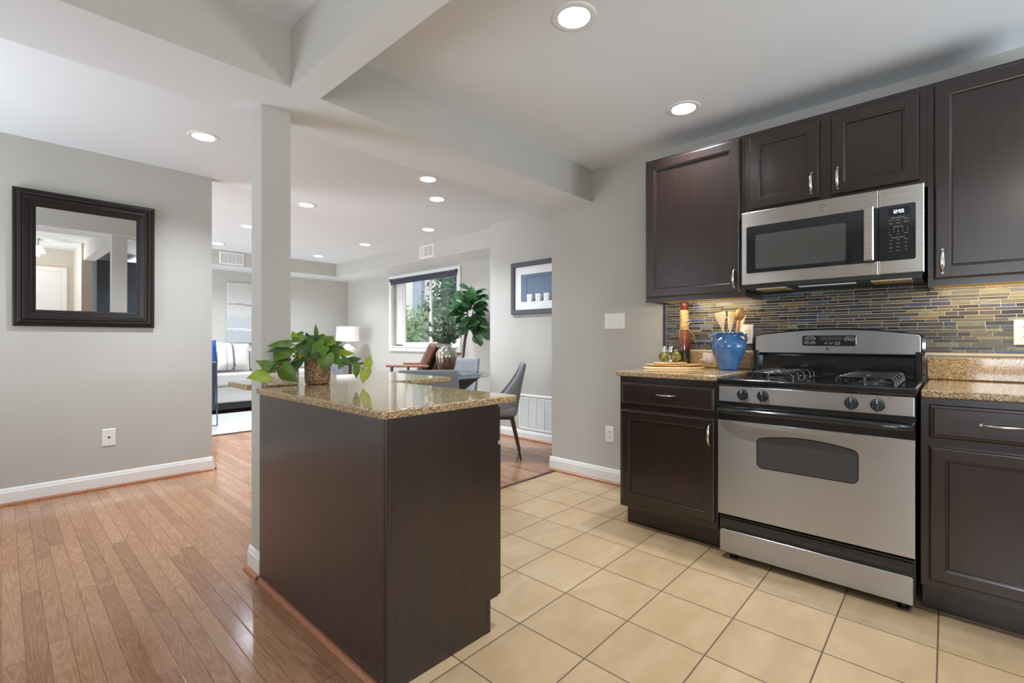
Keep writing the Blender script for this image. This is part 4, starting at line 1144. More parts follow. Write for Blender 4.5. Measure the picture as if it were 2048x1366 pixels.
m = MB(); m.box(15.2, 19.2, 12.8, 34.2, 6.4, 7.2); m.build('eaves', M['blue_grey'], t)

# ---------------------------------------------------------------- living room
m = MB(); m.box(1.0, 3.9, 6.17, 7.86, .001, .014); rug = m.build('area_rug', M['rug'], None); tag(rug, 'large off white woven rug in front of the sofa', 'rug')
m = MB(); m.box(1.0, 3.9, 6.163, 6.1695, .001, .010); m.build('rug_binding', M['rug_edge'], rug)
t = thing('sofa', 'white upholstered sofa along the far living room wall', 'sofa', (2.7, 8.25, 0))
SY = 7.90
m = MB(); m.box(1.55, 3.95, SY + .01, 8.64, .16, .40); m.build('base', M['white_fabric'], t, bevel=.02)
for x0, x1 in ((1.75, 2.74), (2.75, 3.75)):
    m = MB(); m.box(x0, x1, SY - .01, 8.42, .402, .60); m.build('seat_cushion', M['white_fabric'], t, bevel=.035, seg=4, smooth=60)
    m = MB(); m.box(x0, x1, 8.34, 8.60, .60, .95); m.build('back_cushion', M['white_fabric'], t, bevel=.05, seg=4, smooth=60)
m = MB(); m.box(1.55, 3.95, 8.56, 8.66, .40, .93); m.build('backrest', M['white_fabric'], t, bevel=.03)
for x0, x1 in ((1.55, 1.745), (3.755, 3.95)):
    m = MB(); m.box(x0, x1, SY, 8.64, .40, .68); m.build('arm', M['white_fabric'], t, bevel=.03, seg=4)
m = MB(); m.box(1.62, 3.88, SY + .05, 8.6, .06, .161); m.build('under_shade', M['black_matte'], t)  # black block standing in for the shadow gap under the sofa
for x in (1.63, 3.87):
    for y in (SY + .06, 8.58):
        m = MB(); m.lathe([(.02, 0.0), (.028, .16)], (x, y, 0), 10); m.build('leg', M['dark_wood'], t)
pl = thing('throw_pillow', 'blue velvet throw pillow on the left of the sofa', 'pillow', (2.0, 8.1, .62))
m = MB(); m.pillow((2.00, 8.13, .85), (1, .15, .1), (0, .3, 1), (0, -1, .3), .46, .46, .16); m.build('cover', M['blue_fabric'], pl, smooth=80)
pl = thing('throw_pillow', 'white pillow with grey stripes leaning on the sofa back', 'pillow', (2.36, 8.1, .80))
m = MB(); m.pillow((2.42, 8.08, .84), (1, .08, -.06), (.06, .3, 1), (0, -1, .3), .46, .44, .17); m.build('cover', M['stripe'], pl, smooth=80)
# canvas
t = thing('canvas_picture', 'tall pale grey seascape canvas above the white sofa', 'picture', (2.51, YF, 1.04))
frf = FY(YF)
m = MB(); m.rings(frf, 2.508, 3.30, 1.045, 2.035, [(0, .002), (0, .036), (.002, .038)]); m.build('canvas', M['canvas'], t)
# dark armchair at the rug
t = thing('armchair', 'charcoal sided armchair with thin metal legs, left edge of the rug', 'armchair', (1.45, 6.85, 0))
m = MB(); m.box(1.50, 1.828, 6.76, 6.80, .215, .80); m.build('side_panel', M['navy_fabric'], t, bevel=.008)
m = MB(); m.box(1.10, 1.50, 6.76, 6.80, .215, .62); m.build('side_skirt', M['navy_fabric'], t)
m = MB(); m.box(1.10, 1.82, 6.80, 7.40, .30, .45); m.build('seat', M['navy_fabric'], t, bevel=.03)
m = MB(); m.box(1.06, 1.16, 6.80, 7.40, .40, .86); m.build('backrest', M['navy_fabric'], t, bevel=.03)
m = MB(); m.box(1.10, 1.828, 7.40, 7.44, .215, .80); m.build('side_panel', M['navy_fabric'], t, bevel=.008)
for y in (6.77, 7.42):
    m = MB(); m.tube([(1.835, y, .81), (1.845, y, .0245), (1.10, y, .0245), (1.10, y, .81), (1.835, y, .81)], .010, 4); m.build('metal_frame', M['frame_grey'], t)
# lamp on a side table
t = thing('side_table', 'small round side table under the white table lamp', 'table', (4.25, 7.92, 0))
m = MB(); m.lathe([(.23, .66), (.24, .67), (.24, .685), (.23, .69)], (4.25, 7.92, 0), 32); m.build('tabletop', M['dark_wood'], t, smooth=40)
m = MB(); m.lathe([(.16, 0), (.16, .015), (.03, .03), (.025, .665)], (4.25, 7.92, 0), 24); m.build('pedestal', M['dark_wood'], t, smooth=40)
t = thing('table_lamp', 'white ceramic table lamp with a drum shade', 'lamp', (4.2, 7.92, .691))
c = (4.2, 7.92, .691)
m = MB(); m.lathe([(.075, 0), (.078, .015), (.10, .05), (.148, .13), (.158, .185), (.145, .235), (.09, .285), (.055, .30), (.045, .33)], c, 28); m.build('base', plain('pearl_ceramic', srgb(228, 225, 220), .25, noise=.04, nscale=30), t, smooth=60)
m = MB(); m.lathe([(.014, .33), (.014, .40)], c, 10); m.build('neck', M['chrome'], t)
m = MB(); m.lathe([(.198, .378), (.184, .638), (.180, .638), (.194, .378)], c, 36); m.f = m.f[:-2]; m.m = m.m[:-2]; m.cols = m.cols[:-2]; m.build('lamp_shade', M['lamp_shade'], t, smooth=60)
m = MB(); m.lathe([(.006, .40), (.03, .44), (.03, .50), (.004, .54)], c, 12); m.build('bulb', plain('lit_bulb', (1, 1, 1), .5, emit=(1, .9, .75), estr=6), t, smooth=60)
m = MB(); m.tube([(4.2, 7.92, 1.325), (4.2, 7.92, 1.345)], .007, 8); m.tube([(4.015, 7.92, 1.328), (4.385, 7.92, 1.328)], .003, 6); m.build('finial', M['chrome'], t)
lp = bpy.data.lights.new('table_lamp_bulb', 'POINT'); lp.energy = 6; lp.color = (1, .92, .8); lp.shadow_soft_size = .04
lo = bpy.data.objects.new('table_lamp_bulb', lp); C.objects.link(lo); lo.parent = t; lo.location = (0, 0, .50)

# ---------------------------------------------------------------- dining set
TX, TY = 2.84, 3.77
t = thing('dining_table', 'round glass dining table on crossed dark wood base', 'table', (TX, TY, 0))
m = MB(); m.lathe([(.605, .744), (.612, .748), (.612, .754), (.606, .758)], (TX, TY, 0), 64); m.build('glass_top', M['table_glass'], t, smooth=40)
for ang in (-.82, .75):
    m = MB(); ca, sa = math.cos(ang), math.sin(ang); th = .022
    for sg in (1, -1):
        prof2 = [(.04 * sg, .36), (.53 * sg, .743), (.36 * sg, .743), (-.04 * sg, .44)]
        prof3 = [(.04 * sg, .36), (.36 * sg, 0), (.24 * sg, 0), (-.04 * sg, .30)]
        for pf in (prof2, prof3):
            vs = []
            for o_ in (-th, th): vs += [(TX + ca * r_ - sa * o_, TY + sa * r_ + ca * o_, z) for r_, z in pf]
            m.add(vs, [(0, 1, 2, 3), (7, 6, 5, 4), (0, 4, 5, 1), (1, 5, 6, 2), (2, 6, 7, 3), (3, 7, 4, 0)])
    m.build('crossed_leg', M['dark_wood'], t)

def make_chair():
    t = thing('dining_chair', 'x', 'chair', (0, 0, 0), 'dining chairs round the glass table')
    # faces +y ; seat front at y=.24, back at y=-.25
    # shell: back panel rising with wings that flow into the seat sides
    def shell(off):
        rows = []
        N = 12; Mx = 10
        for i in range(N + 1):
            s_ = i / N; z = .40 + .478 * s_
            yb = -.205 - .085 * s_ ** 1.2
            hw = .235 - .02 * s_
            wing = .30 * (1 - s_) ** 1.6 + .025
            row = []
            for j in range(Mx + 1):
                a = -1 + 2 * j / Mx
                x = hw * math.copysign(1 - (1 - abs(a)) ** 2.2, a)
                y = yb + wing * max(0, (abs(a) - .35) / .65) ** 2.2 
                row.append(Vector((x, y, z)))
            rows.append(row)
        return rows
    R = shell(0); m = MB(); th = .045
    n = len(R); k = len(R[0]); outer = [p.copy() for row in R for p in row]
    inner = []
    for i, row in enumerate(R):
        for j, p in enumerate(row):
            a = -1 + 2 * j / (k - 1)
            inner.append(p + Vector((-math.copysign(th * .8 * max(0, (abs(a) - .5) * 2), a), th * (1 - .6 * max(0, abs(a) - .4)), 0)))
    vs = outer + inner; b = n * k; fs = []
    for i in range(n - 1):
        for j in range(k - 1):
            q = i * k + j; fs.append((q, q + 1, q + k + 1, q + k)); fs.append((b + q + k, b + q + k + 1, b + q + 1, b + q))
    for j in range(k - 1):
        fs.append((j, b + j, b + j + 1, j + 1)); q = (n - 1) * k + j; fs.append((q, q + 1, b + q + 1, b + q))
    for i in range(n - 1):
        q = i * k; fs.append((q, q + k, b + q + k, b + q)); q = i * k + k - 1; fs.append((q, b + q, b + q + k, q + k))
    m.add(vs, fs); m.build('backrest', M['grey_fabric'], t, smooth=70, subsurf=1)
    m = MB(); m.box(-.225, .225, -.20, .245, .385, .485); m.build('seat', M['grey_fabric'], t, bevel=.04, seg=4, smooth=60)
    m = MB(); m.box(-.19, .19, -.17, .19, .362, .39); m.build('seat_frame', M['dark_wood'], t)
    for sx in (-1, 1):
        for y0, y1 in ((.165, .215), (-.15, -.235)):
            m = MB(); m.tube([(sx * .165, y0, .375), (sx * .205, y1, 0)], [.019, .010], 10); m.build('leg', M['dark_wood'], t, smooth=60)
    return t
ch = make_chair()
def aim(cx, cy, tx, ty): return math.atan2(ty - cy, tx - cx) - math.pi / 2
A_ = (3.215, 3.215); ch.location = (*A_, 0); ch.rotation_euler = (0, 0, math.atan2(.72, -.69) - math.pi / 2)
ch['label'] = 'grey upholstered dining chair in profile, in front of the air grille'
dup(ch, (2.24, 2.93, 0), aim(2.24, 2.93, TX, TY) - .12, 'grey dining chair with its back to the peninsula')
dup(ch, (3.53, 4.18, 0), aim(3.53, 4.18, TX, TY), 'grey dining chair behind the mercury vase')
dup(ch, (2.46, 4.42, 0), math.atan2(-.73, .68) - math.pi / 2, 'grey dining chair at the far left of the glass table, near the lamp')

# vase with eucalyptus
VX, VY = 2.93, 3.60
t = thing('vase', 'metallic mercury glass vase on the dining table', 'vase', (VX, VY, .759))
m = MB(); m.lathe([(.055, 0), (.062, .006), (.088, .09), (.103, .165), (.100, .205), (.075, .245), (.048, .262), (.046, .275), (.056, .295), (.052, .295), (.042, .27)], (VX, VY, .759), 32); m.build('vase_body', M['mercury'], t, smooth=60)
t = thing('eucalyptus_bouquet', 'muted green eucalyptus stems standing in the vase', 'plant', (VX, VY, 1.03))
r = random.Random(11); m = MB(); st = MB()
for k in range(34):
    a = r.uniform(0, 6.28); sp = r.uniform(.05, .22); hh = r.uniform(.08, .30) * (1.15 - sp * 1.6)
    p0 = Vector((VX, VY, 1.0)); p2 = Vector((VX + math.cos(a) * sp, VY + math.sin(a) * sp, 1.05 + hh)); p1 = p0.lerp(p2, .5) + Vector((0, 0, .05))
    st.tube([p0, p1, p2], [.002, .0018, .001], 5)
    for q in range(13):
        u = .25 + .78 * q / 12; p = p0 * (1 - u) ** 2 + p1 * 2 * u * (1 - u) + p2 * u * u
        d_ = Vector((r.gauss(0, 1), r.gauss(0, 1), r.gauss(.2, .8))).normalized(); L = r.uniform(.024, .042)
        m.leaf(p, p + d_ * L, L * .95, Vector((r.gauss(0, 1), r.gauss(0, 1), r.gauss(.5, .7))), prof=[(0, .35), (.2, .8), (.5, 1), (.8, .75), (1, .15)], fold=.1)
m.build('leaves', M['eucalyptus'], t); st.build('stems', M['bark'], t)

# fiddle leaf fig
FXc, FYc = 4.2, 4.75
t = thing('fiddle_leaf_fig', 'tall fiddle leaf fig tree beside the window', 'plant', (4.17, 4.79, 0))
m = MB(); m.lathe([(.13, 0), (.16, .02), (.18, .30), (.17, .30), (.155, .28)], (4.17, 4.79, 0), 28); m.build('pot', plain('grey_pot', srgb(120, 120, 120), .6), t, smooth=40)
m = MB(); m.lathe([(.165, .26), (.1, .275)], (4.17, 4.79, 0), 20); m.build('soil', M['soil'], t)
Rv = Vector((.682, -.731, 0)); Tw = Vector((-.731, -.682, 0)); Zv = Vector((0, 0, 1))
m = MB()
m.tube([(4.17, 4.79, .26), (4.168, 4.79, .8), (4.183, 4.775, 1.05), (4.205, 4.745, 1.3), (4.215, 4.735, 1.55), (4.245, 4.70, 1.82)], [.02, .017, .014, .012, .008, .004], 8)
m.tube([(4.175, 4.785, .85), (4.20, 4.76, 1.12), (4.25, 4.70, 1.4), (4.32, 4.66, 1.62)], [.014, .012, .009, .004], 8)
m.build('trunk', M['bark'], t, smooth=60)
r = random.Random(21); lf = MB()
fiddle = [(0, .18), (.15, .50), (.35, .72), (.6, 1.0), (.8, .92), (.95, .5), (1, .1)]
pc = Vector((4.23, 4.72, 1.44))
specs = []
for k in range(70):
    a = r.uniform(0, 6.28); e = r.uniform(-.9, 1.0)
    d_ = Vector((math.cos(a) * math.cos(e), math.sin(a) * math.cos(e), math.sin(e)))
    p = pc + Vector((d_.x * .10, d_.y * .10, d_.z * .24)) * r.uniform(.4, 1.0)
    L = r.uniform(.16, .24); q = (d_ + Vector((0, 0, r.uniform(-.5, .35)))).normalized()
    specs.append((p, p + q * L, L * .72))
for lx, lz, dx, dz in ((-.01, 1.76, -.13, .05), (.03, 1.72, .2, .03), (0, 1.72, -.1, -.03), (.03, 1.66, .22, -.03), (-.03, 1.62, -.14, .03)):
    p = Vector((4.235, 4.715, 0)) + Rv * lx + Zv * lz; specs.append((p, p + Rv * dx + Zv * dz + Tw * .03, .11))
for lx, lz, dx, dz in ((-.06, 1.50, -.16, .07), (-.09, 1.42, -.15, .00), (-.10, 1.33, -.12, -.03), (.05, 1.17, .10, -.16), (.14, 1.28, .16, -.18), (.1, 1.22, .02, -.18), (-.02, 1.4, -.03, -.2), (.08, 1.45, .1, -.16)):
    p = Vector((4.235, 4.715, 0)) + Rv * lx + Zv * lz + Tw * .08; specs.append((p, p + Rv * dx + Zv * dz + Tw * .05, .15))
for p, q, w in specs:
    if q.x > 4.56: q.x = 4.56 - r.uniform(0, .03)
    if p.x > 4.5: continue
    if q.y < 4.08: q.y = 4.08
    lf.mi = r.randrange(2); lf.leaf(p, q, w, (q - pc).normalized() * .3 + Vector((r.gauss(0, .4) - .5, r.gauss(0, .4) - .4, .9)), prof=fiddle, fold=.18, droop=.12, wavy=.02)
lf.build('leaves', [M['fig'], M['fig_dark']], t, smooth=60)

# brown leather lounge chair by the window
t = thing('lounge_chair', 'brown leather lounge chair with wooden arms under the window', 'armchair', (4.16, 5.78, 0)); t.rotation_euler = (0, 0, .62)
def seat_slab(name, p0, p1, w, th, mat, x0):
    p0 = Vector((0, *p0)); p1 = Vector((0, *p1)); d_ = (p1 - p0); n_ = Vector((0, -d_.z, d_.y)).normalized() * th
    m = MB(); vs = []
    for x in (x0, x0 + w):
        for p in (p0, p1, p1 + n_, p0 + n_): vs.append((x, p.y, p.z))
    m.add(vs, [(3, 2, 1, 0), (4, 5, 6, 7), (0, 1, 5, 4), (1, 2, 6, 5), (2, 3, 7, 6), (3, 0, 4, 7)])
    return m.build(name, mat, t, bevel=.035, seg=4, smooth=60)
seat_slab('seat_cushion', (5.62, .34), (6.25, .42), .62, .13, M['leather'], 3.88)
seat_slab('back_cushion', (5.66, .48), (5.40, 1.00), .62, -.13, M['leather'], 3.88)
seat_slab('backrest', (5.60, .30), (5.33, .97), .58, -.025, M['dark_wood'], 3.90)
for x in (3.83, 4.50):
    m = MB(); m.box(x - .03, x + .03, 5.50, 6.12, .71, .745); m.build('arm', M['orange_wood'], t, bevel=.012, seg=3)
    for y0, y1 in ((5.60, 5.52), (6.04, 6.08)):
        m = MB(); m.tube([(x, y0, .71), (x, y1, 0)], [.022, .015], 8); m.build('leg', M['dark_wood'], t, smooth=60)
m = MB(); m.box(3.83, 4.50, 5.60, 6.22, .29, .335); m.build('seat_frame', M['dark_wood'], t)

# ---------------------------------------------------------------- potted plant on the peninsula
PC = Vector((1.055, 2.285, CT1))
t = thing('potted_plant', 'trailing heart-leaf plant in a woven basket on the peninsula', 'plant', PC)
m = MB(); m.lathe([(.050, .001), (.056, .006), (.0585, .03), (.0605, .122), (.0625, .130), (.059, .131), (.056, .12)], PC, 32); m.build('basket', M['basket'], t, smooth=50)
m = MB(); m.lathe([(.056, .112), (.03, .118)], PC, 20); m.build('soil', M['soil'], t)
LEAVES = [  # base, tip, width, colour ; local to the pot
    ((-0.232, -0.004, 0.057), (-0.323, -0.005, 0.046), 0.067, 1), ((-0.206, -0.006, 0.086), (-0.278, 0.02, 0.122), 0.051, 0), ((-0.124, 0.015, 0.2), (-0.229, 0.017, 0.184), 0.040, 0),
    ((-0.149, 0.019, 0.177), (-0.229, 0.02, 0.157), 0.023, 2), ((-0.137, 0.02, 0.172), (-0.207, -0.003, 0.113), 0.079, 0), ((-0.137, 0.02, 0.125), (-0.208, -0.004, 0.098), 0.049, 0),
    ((-0.17, -0.003, 0.087), (-0.113, -0.042, 0.017), 0.076, 0), ((-0.092, -0.005, 0.122), (-0.13, -0.002, 0.061), 0.057, 2), ((-0.208, -0.006, 0.098), (-0.23, -0.003, 0.066), 0.037, 2),
    ((-0.099, 0.018, 0.218), (-0.113, 0.021, 0.259), 0.038, 1), ((-0.064, 0.016, 0.238), (-0.124, 0.015, 0.2), 0.048, 0), ((-0.022, 0.024, 0.174), (-0.036, 0.047, 0.253), 0.075, 2),
    ((0.005, 0.023, 0.235), (-0.001, 0.017, 0.295), 0.023, 0), ((0.006, 0.022, 0.202), (0.034, -0.007, 0.235), 0.052, 2), ((0.036, -0.039, 0.203), (0.05, -0.071, 0.236), 0.049, 1),
    ((0.051, -0.025, 0.183), (0.09, -0.086, 0.207), 0.040, 0), ((0.014, -0.059, 0.177), (0.073, -0.109, 0.171), 0.050, 2), ((-0.027, -0.118, 0.188), (-0.069, -0.071, 0.135), 0.079, 0),
    ((-0.021, -0.139, 0.145), (-0.029, -0.132, 0.062), 0.073, 0), ((-0.056, -0.058, 0.159), (-0.124, -0.024, 0.175), 0.057, 2), ((0.058, -0.092, 0.152), (0.107, -0.174, 0.148), 0.037, 1),
    ((0.084, -0.134, 0.11), (0.136, -0.184, 0.125), 0.041, 2), ((0.061, -0.139, 0.108), (0.034, -0.142, 0.073), 0.031, 0), ((0.094, -0.203, 0.097), (0.096, -0.199, 0.029), 0.040, 0),
    ((0.114, -0.254, 0.074), (0.097, -0.257, 0.009), 0.057, 1), ((0.128, -0.24, 0.09), (0.145, -0.251, 0.143), 0.040, 1), ((0.057, -0.134, 0.124), (0.1, -0.166, 0.092), 0.037, 2),
    ((0.027, -0.102, 0.133), (0.045, -0.158, 0.094), 0.042, 0), ((-0.097, 0.019, 0.174), (-0.137, 0.02, 0.146), 0.034, 1), ((-0.078, 0.01, 0.146), (-0.108, 0.018, 0.12), 0.031, 1),
    ((-0.06, -0.068, 0.139), (-0.096, -0.072, 0.124), 0.053, 2), ((-0.03, -0.071, 0.178), (-0.033, -0.104, 0.123), 0.072, 2), ((-0.049, -0.007, 0.206), (-0.03, -0.029, 0.177), 0.058, 0),
    ((0.004, -0.033, 0.206), (-0.031, -0.038, 0.174), 0.051, 0), ((-0.04, 0.087, 0.189), (-0.023, 0.051, 0.215), 0.044, 0), ((0.002, 0.071, 0.186), (0.021, 0.025, 0.232), 0.048, 1),
    ((-0.027, 0.087, 0.16), (-0.049, 0.113, 0.183), 0.044, 0), ((0.018, 0.025, 0.157), (0.036, -0.035, 0.177), 0.056, 2), ((-0.058, -0.084, 0.154), (-0.045, -0.124, 0.136), 0.060, 2),
    ((-0.06, -0.024, 0.146), (-0.087, -0.037, 0.169), 0.046, 0), ((-0.005, 0.041, 0.181), (-0.029, 0.029, 0.191), 0.038, 2), ((0.019, -0.028, 0.149), (0.046, -0.061, 0.117), 0.045, 2),
    ((-0.073, 0.015, 0.145), (-0.104, 0.016, 0.149), 0.039, 2), ((0.061, 0.036, 0.144), (0.094, 0.005, 0.152), 0.059, 0), ((-0.02, 0.105, 0.172), (-0.029, 0.122, 0.181), 0.043, 0),
    ((0.044, -0.009, 0.178), (0.087, -0.045, 0.158), 0.046, 0), ((0.014, -0.037, 0.181), (0.021, -0.047, 0.202), 0.037, 0), ((0.0, 0.142, 0.146), (-0.024, 0.148, 0.151), 0.051, 0),
    ((-0.037, 0.018, 0.191), (-0.02, 0.014, 0.201), 0.041, 2), ((0.038, -0.045, 0.167), (0.064, -0.098, 0.142), 0.043, 0), ((-0.042, 0.103, 0.183), (-0.048, 0.104, 0.201), 0.057, 0),
    ((0.023, -0.002, 0.161), (0.045, -0.029, 0.174), 0.049, 0), ((-0.006, 0.109, 0.148), (-0.052, 0.125, 0.152), 0.043, 2), ((-0.015, 0.114, 0.167), (-0.022, 0.108, 0.186), 0.041, 1),
    ((0.032, 0.106, 0.158), (0.067, 0.065, 0.154), 0.057, 2), ((-0.039, 0.094, 0.165), (-0.104, 0.019, 0.179), 0.054, 0), ((0.069, 0.042, 0.151), (0.083, -0.0, 0.162), 0.051, 1),
    ((0.067, 0.036, 0.17), (0.101, 0.012, 0.148), 0.060, 0), ((-0.046, 0.11, 0.135), (-0.116, 0.02, 0.139), 0.043, 2), ((0.013, -0.079, 0.137), (0.048, -0.103, 0.119), 0.043, 2),
    ((-0.017, -0.01, 0.16), (0.005, -0.063, 0.156), 0.049, 2), ((-0.029, 0.068, 0.149), (-0.103, 0.017, 0.131), 0.057, 0), ((-0.014, 0.125, 0.145), (-0.037, 0.163, 0.121), 0.057, 0),
    ((-0.003, 0.131, 0.15), (-0.047, 0.147, 0.142), 0.051, 2), ((-0.038, -0.031, 0.218), (-0.06, -0.014, 0.229), 0.037, 2), ((-0.025, 0.032, 0.191), (-0.068, 0.015, 0.199), 0.039, 2),
    ((-0.023, 0.063, 0.143), (-0.045, 0.1, 0.143), 0.040, 0), ((-0.033, -0.012, 0.199), (-0.033, -0.0, 0.209), 0.045, 0), ((0.011, -0.002, 0.212), (0.028, -0.017, 0.227), 0.043, 0),
    ((-0.035, 0.05, 0.197), (-0.038, 0.012, 0.211), 0.042, 0),
    ((-0.034, -0.01, 0.21), (-0.066, -0.014, 0.223), 0.045, 0), ((0.065, -0.007, 0.201), (0.063, -0.043, 0.214), 0.042, 2), ((-0.001, -0.071, 0.217), (0.032, -0.113, 0.215), 0.040, 0), ((-0.0, -0.045, 0.157), (0.02, -0.073, 0.148), 0.044, 2), ((0.052, -0.038, 0.165), (0.066, -0.089, 0.14), 0.030, 2), ((-0.025, -0.029, 0.215), (-0.011, -0.047, 0.237), 0.045, 2), ((0.01, -0.079, 0.209), (0.037, -0.116, 0.197), 0.043, 1), ((0.03, -0.093, 0.196), (0.016, -0.116, 0.213), 0.033, 1), ((0.025, -0.039, 0.164), (0.058, -0.071, 0.146), 0.045, 0), ((0.09, -0.025, 0.168), (0.115, -0.059, 0.167), 0.044, 0), ((-0.005, -0.041, 0.227), (0.024, -0.059, 0.227), 0.042, 0), ((0.026, -0.086, 0.162), (0.059, -0.124, 0.157), 0.035, 0), ((0.007, -0.042, 0.166), (0.011, -0.079, 0.173), 0.038, 2),
]
r = random.Random(5); m = MB(); st = MB()
heart = [(0, .62), (.08, .90), (.25, 1.0), (.45, .92), (.65, .62), (.82, .28), (.93, .1), (1, .01)]
for b_, e_, w, cidx in LEAVES:
    b_ = PC + Vector(b_); e_ = PC + Vector(e_)
    m.mi = cidx; m.leaf(b_, e_, w, Tw + Zv * r.uniform(.1, .6) + Rv * r.uniform(-.3, .3), prof=heart, fold=-.16, droop=.12, lobe=.2)
    if (b_ - PC).length < .19:
        st.tube([b_, b_.lerp(PC + Zv * .13, .35) + Zv * .01 * r.random(), b_.lerp(PC + Zv * .13, .7) + Zv * .012, PC + Zv * .12 + Vector((r.uniform(-.03, .03), r.uniform(-.03, .03), 0))], [.0011, .0013, .0016, .0018], 5)
m.build('leaves', [M['pothos'], M['pothos_lime'], M['pothos_dark']], t, smooth=60)
for path in ([(-0.036, -0.006, 0.123), (-0.085, -0.011, 0.125), (-0.13, -0.008, 0.115), (-0.175, -0.003, 0.087), (-0.231, -0.005, 0.056)], [(-0.014, -0.029, 0.133), (0.029, -0.104, 0.129), (0.058, -0.15, 0.109), (0.093, -0.21, 0.094), (0.115, -0.256, 0.074)]):
    st.tube([PC + Vector(q) for q in path], [.003, .0028, .0025, .002, .0016], 6)
st.build('vine_stems', leafmat('vine_stem', srgb(120, 128, 60), srgb(140, 120, 80), .1), t, smooth=60)

# ---------------------------------------------------------------- counter things beside the range
CZ = .909
# lower board and plates
t = thing('serving_board', 'oblong pale bamboo serving board lying on the granite counter', 'board', (2.89, 1.308, CZ))
m = MB()
o_ = Vector((2.89, 1.308, 0)); n_ = 40; pts = []
for i in range(n_):
    a = 2 * math.pi * i / n_; u = .19 * math.copysign(abs(math.cos(a)) ** .6, math.cos(a)); v = .062 * math.copysign(abs(math.sin(a)) ** .6, math.sin(a))
    pts.append((o_.x + Rv.x * u - Tw.x * v, o_.y + Rv.y * u - Tw.y * v))
m.prism(pts, FZ(CZ), 0, .010, bev=.003); m.build('board', M['bamboo2'], t, smooth=40)
t = thing('wooden_plate', 'shallow oval bamboo plate resting on the serving board', 'plate', (2.915, 1.313, CZ + .010))
m = MB(); vs = []
for (ru, rv, z) in ((.06, .04, .0005), (.12, .055, .003), (.185, .07, .014), (.187, .071, .016), (.18, .068, .016), (.11, .05, .006)):
    for i in range(36):
        a = 2 * math.pi * i / 36; u = ru * math.cos(a); v = rv * math.sin(a); vs.append((2.915 + Rv.x * u - Tw.x * v, 1.313 + Rv.y * u - Tw.y * v, CZ + .0105 + z))
fs = [(q * 36 + i, q * 36 + (i + 1) % 36, q * 36 + 36 + (i + 1) % 36, q * 36 + 36 + i) for q in range(5) for i in range(36)] + [tuple(reversed(range(36))), tuple(range(180, 216))]
m.add(vs, fs); m.build('dish', M['bamboo2'], t, smooth=50)
t = thing('wooden_tray', 'small flat wooden tray under the two artichokes', 'tray', (2.94, 1.352, CZ + .0275))
m = MB(); pts = []
for i in range(36):
    a = 2 * math.pi * i / 36; u = .105 * math.copysign(abs(math.cos(a)) ** .7, math.cos(a)); v = .048 * math.copysign(abs(math.sin(a)) ** .7, math.sin(a))
    pts.append((2.94 + Rv.x * u - Tw.x * v, 1.352 + Rv.y * u - Tw.y * v))
m.prism(pts, FZ(CZ + .0275), 0, .009, bev=.002); m.build('tray', M['bamboo'], t, smooth=40)
def artichoke(name, label, c, R_, seed):
    r = random.Random(seed); c = Vector(c)
    t = thing('artichoke', label, 'vegetable', (c.x, c.y, c.z - R_))
    m = MB(); m.lathe([(R_ * .3, -R_ * .9), (R_ * .75, -R_ * .6), (R_ * .92, 0), (R_ * .7, R_ * .6), (R_ * .25, R_ * .86)], c, 16)
    for ring, (lat, n_) in enumerate(((-.5, 9), (-.1, 10), (.35, 9), (.8, 7), (1.2, 4))):
        for i in range(n_):
            a = 6.28 * (i + .5 * (ring % 2)) / n_ + r.uniform(-.1, .1)
            d0 = Vector((math.cos(a) * math.cos(lat - .35), math.sin(a) * math.cos(lat - .35), math.sin(lat - .35))); d1 = Vector((math.cos(a) * math.cos(lat + .35), math.sin(a) * math.cos(lat + .35), math.sin(lat + .35)))
            m.mi = r.choice([0, 0, 1, 1, 2]); m.leaf(c + d0 * R_ * .90, c + d1 * R_ * 1.10, R_ * .8, d0 + d1, prof=[(0, .8), (.35, 1), (.7, .75), (1, .08)], fold=-.35, droop=.2)
    m.build('bracts', [M['artichoke'], M['artichoke_dark'], M['artichoke_tip']], t, smooth=60)
    m = MB(); m.lathe([(.006, -R_ * .98), (.008, -R_ * .8)], c, 10); m.build('stem', M['bark'], t)
artichoke('artichoke', 'green artichoke on the tray, the left one nearer the shakers', (2.930, 1.390, CZ + .0365 + .0325), .0315, 1)
artichoke('artichoke', 'green artichoke on the tray, the right one in front of the bottle', (2.955, 1.322, CZ + .0365 + .0345), .0335, 2)
# shakers
for x, y, lb in ((3.03, 1.432, 'slim steel spice grinder, the one nearer the bare wall'), (3.045, 1.392, 'slim steel spice grinder, the one nearer the bottle')):
    t = thing('spice_grinder', lb, 'grinder', (x, y, CZ))
    m = MB(); m.lathe([(.017, .0), (.018, .004), (.018, .080), (.0172, .082)], (x, y, CZ), 24); m.build('body', M['shiny'], t, smooth=40)
    m = MB(); m.lathe([(.0168, .0825), (.0168, .087)], (x, y, CZ), 24); m.build('collar', M['black_matte'], t, smooth=40)
    m = MB(); m.lathe([(.0175, .0875), (.018, .09), (.018, .132), (.016, .136), (.0, .137)], (x, y, CZ), 24); m.build('cap', M['shiny'], t, smooth=40)
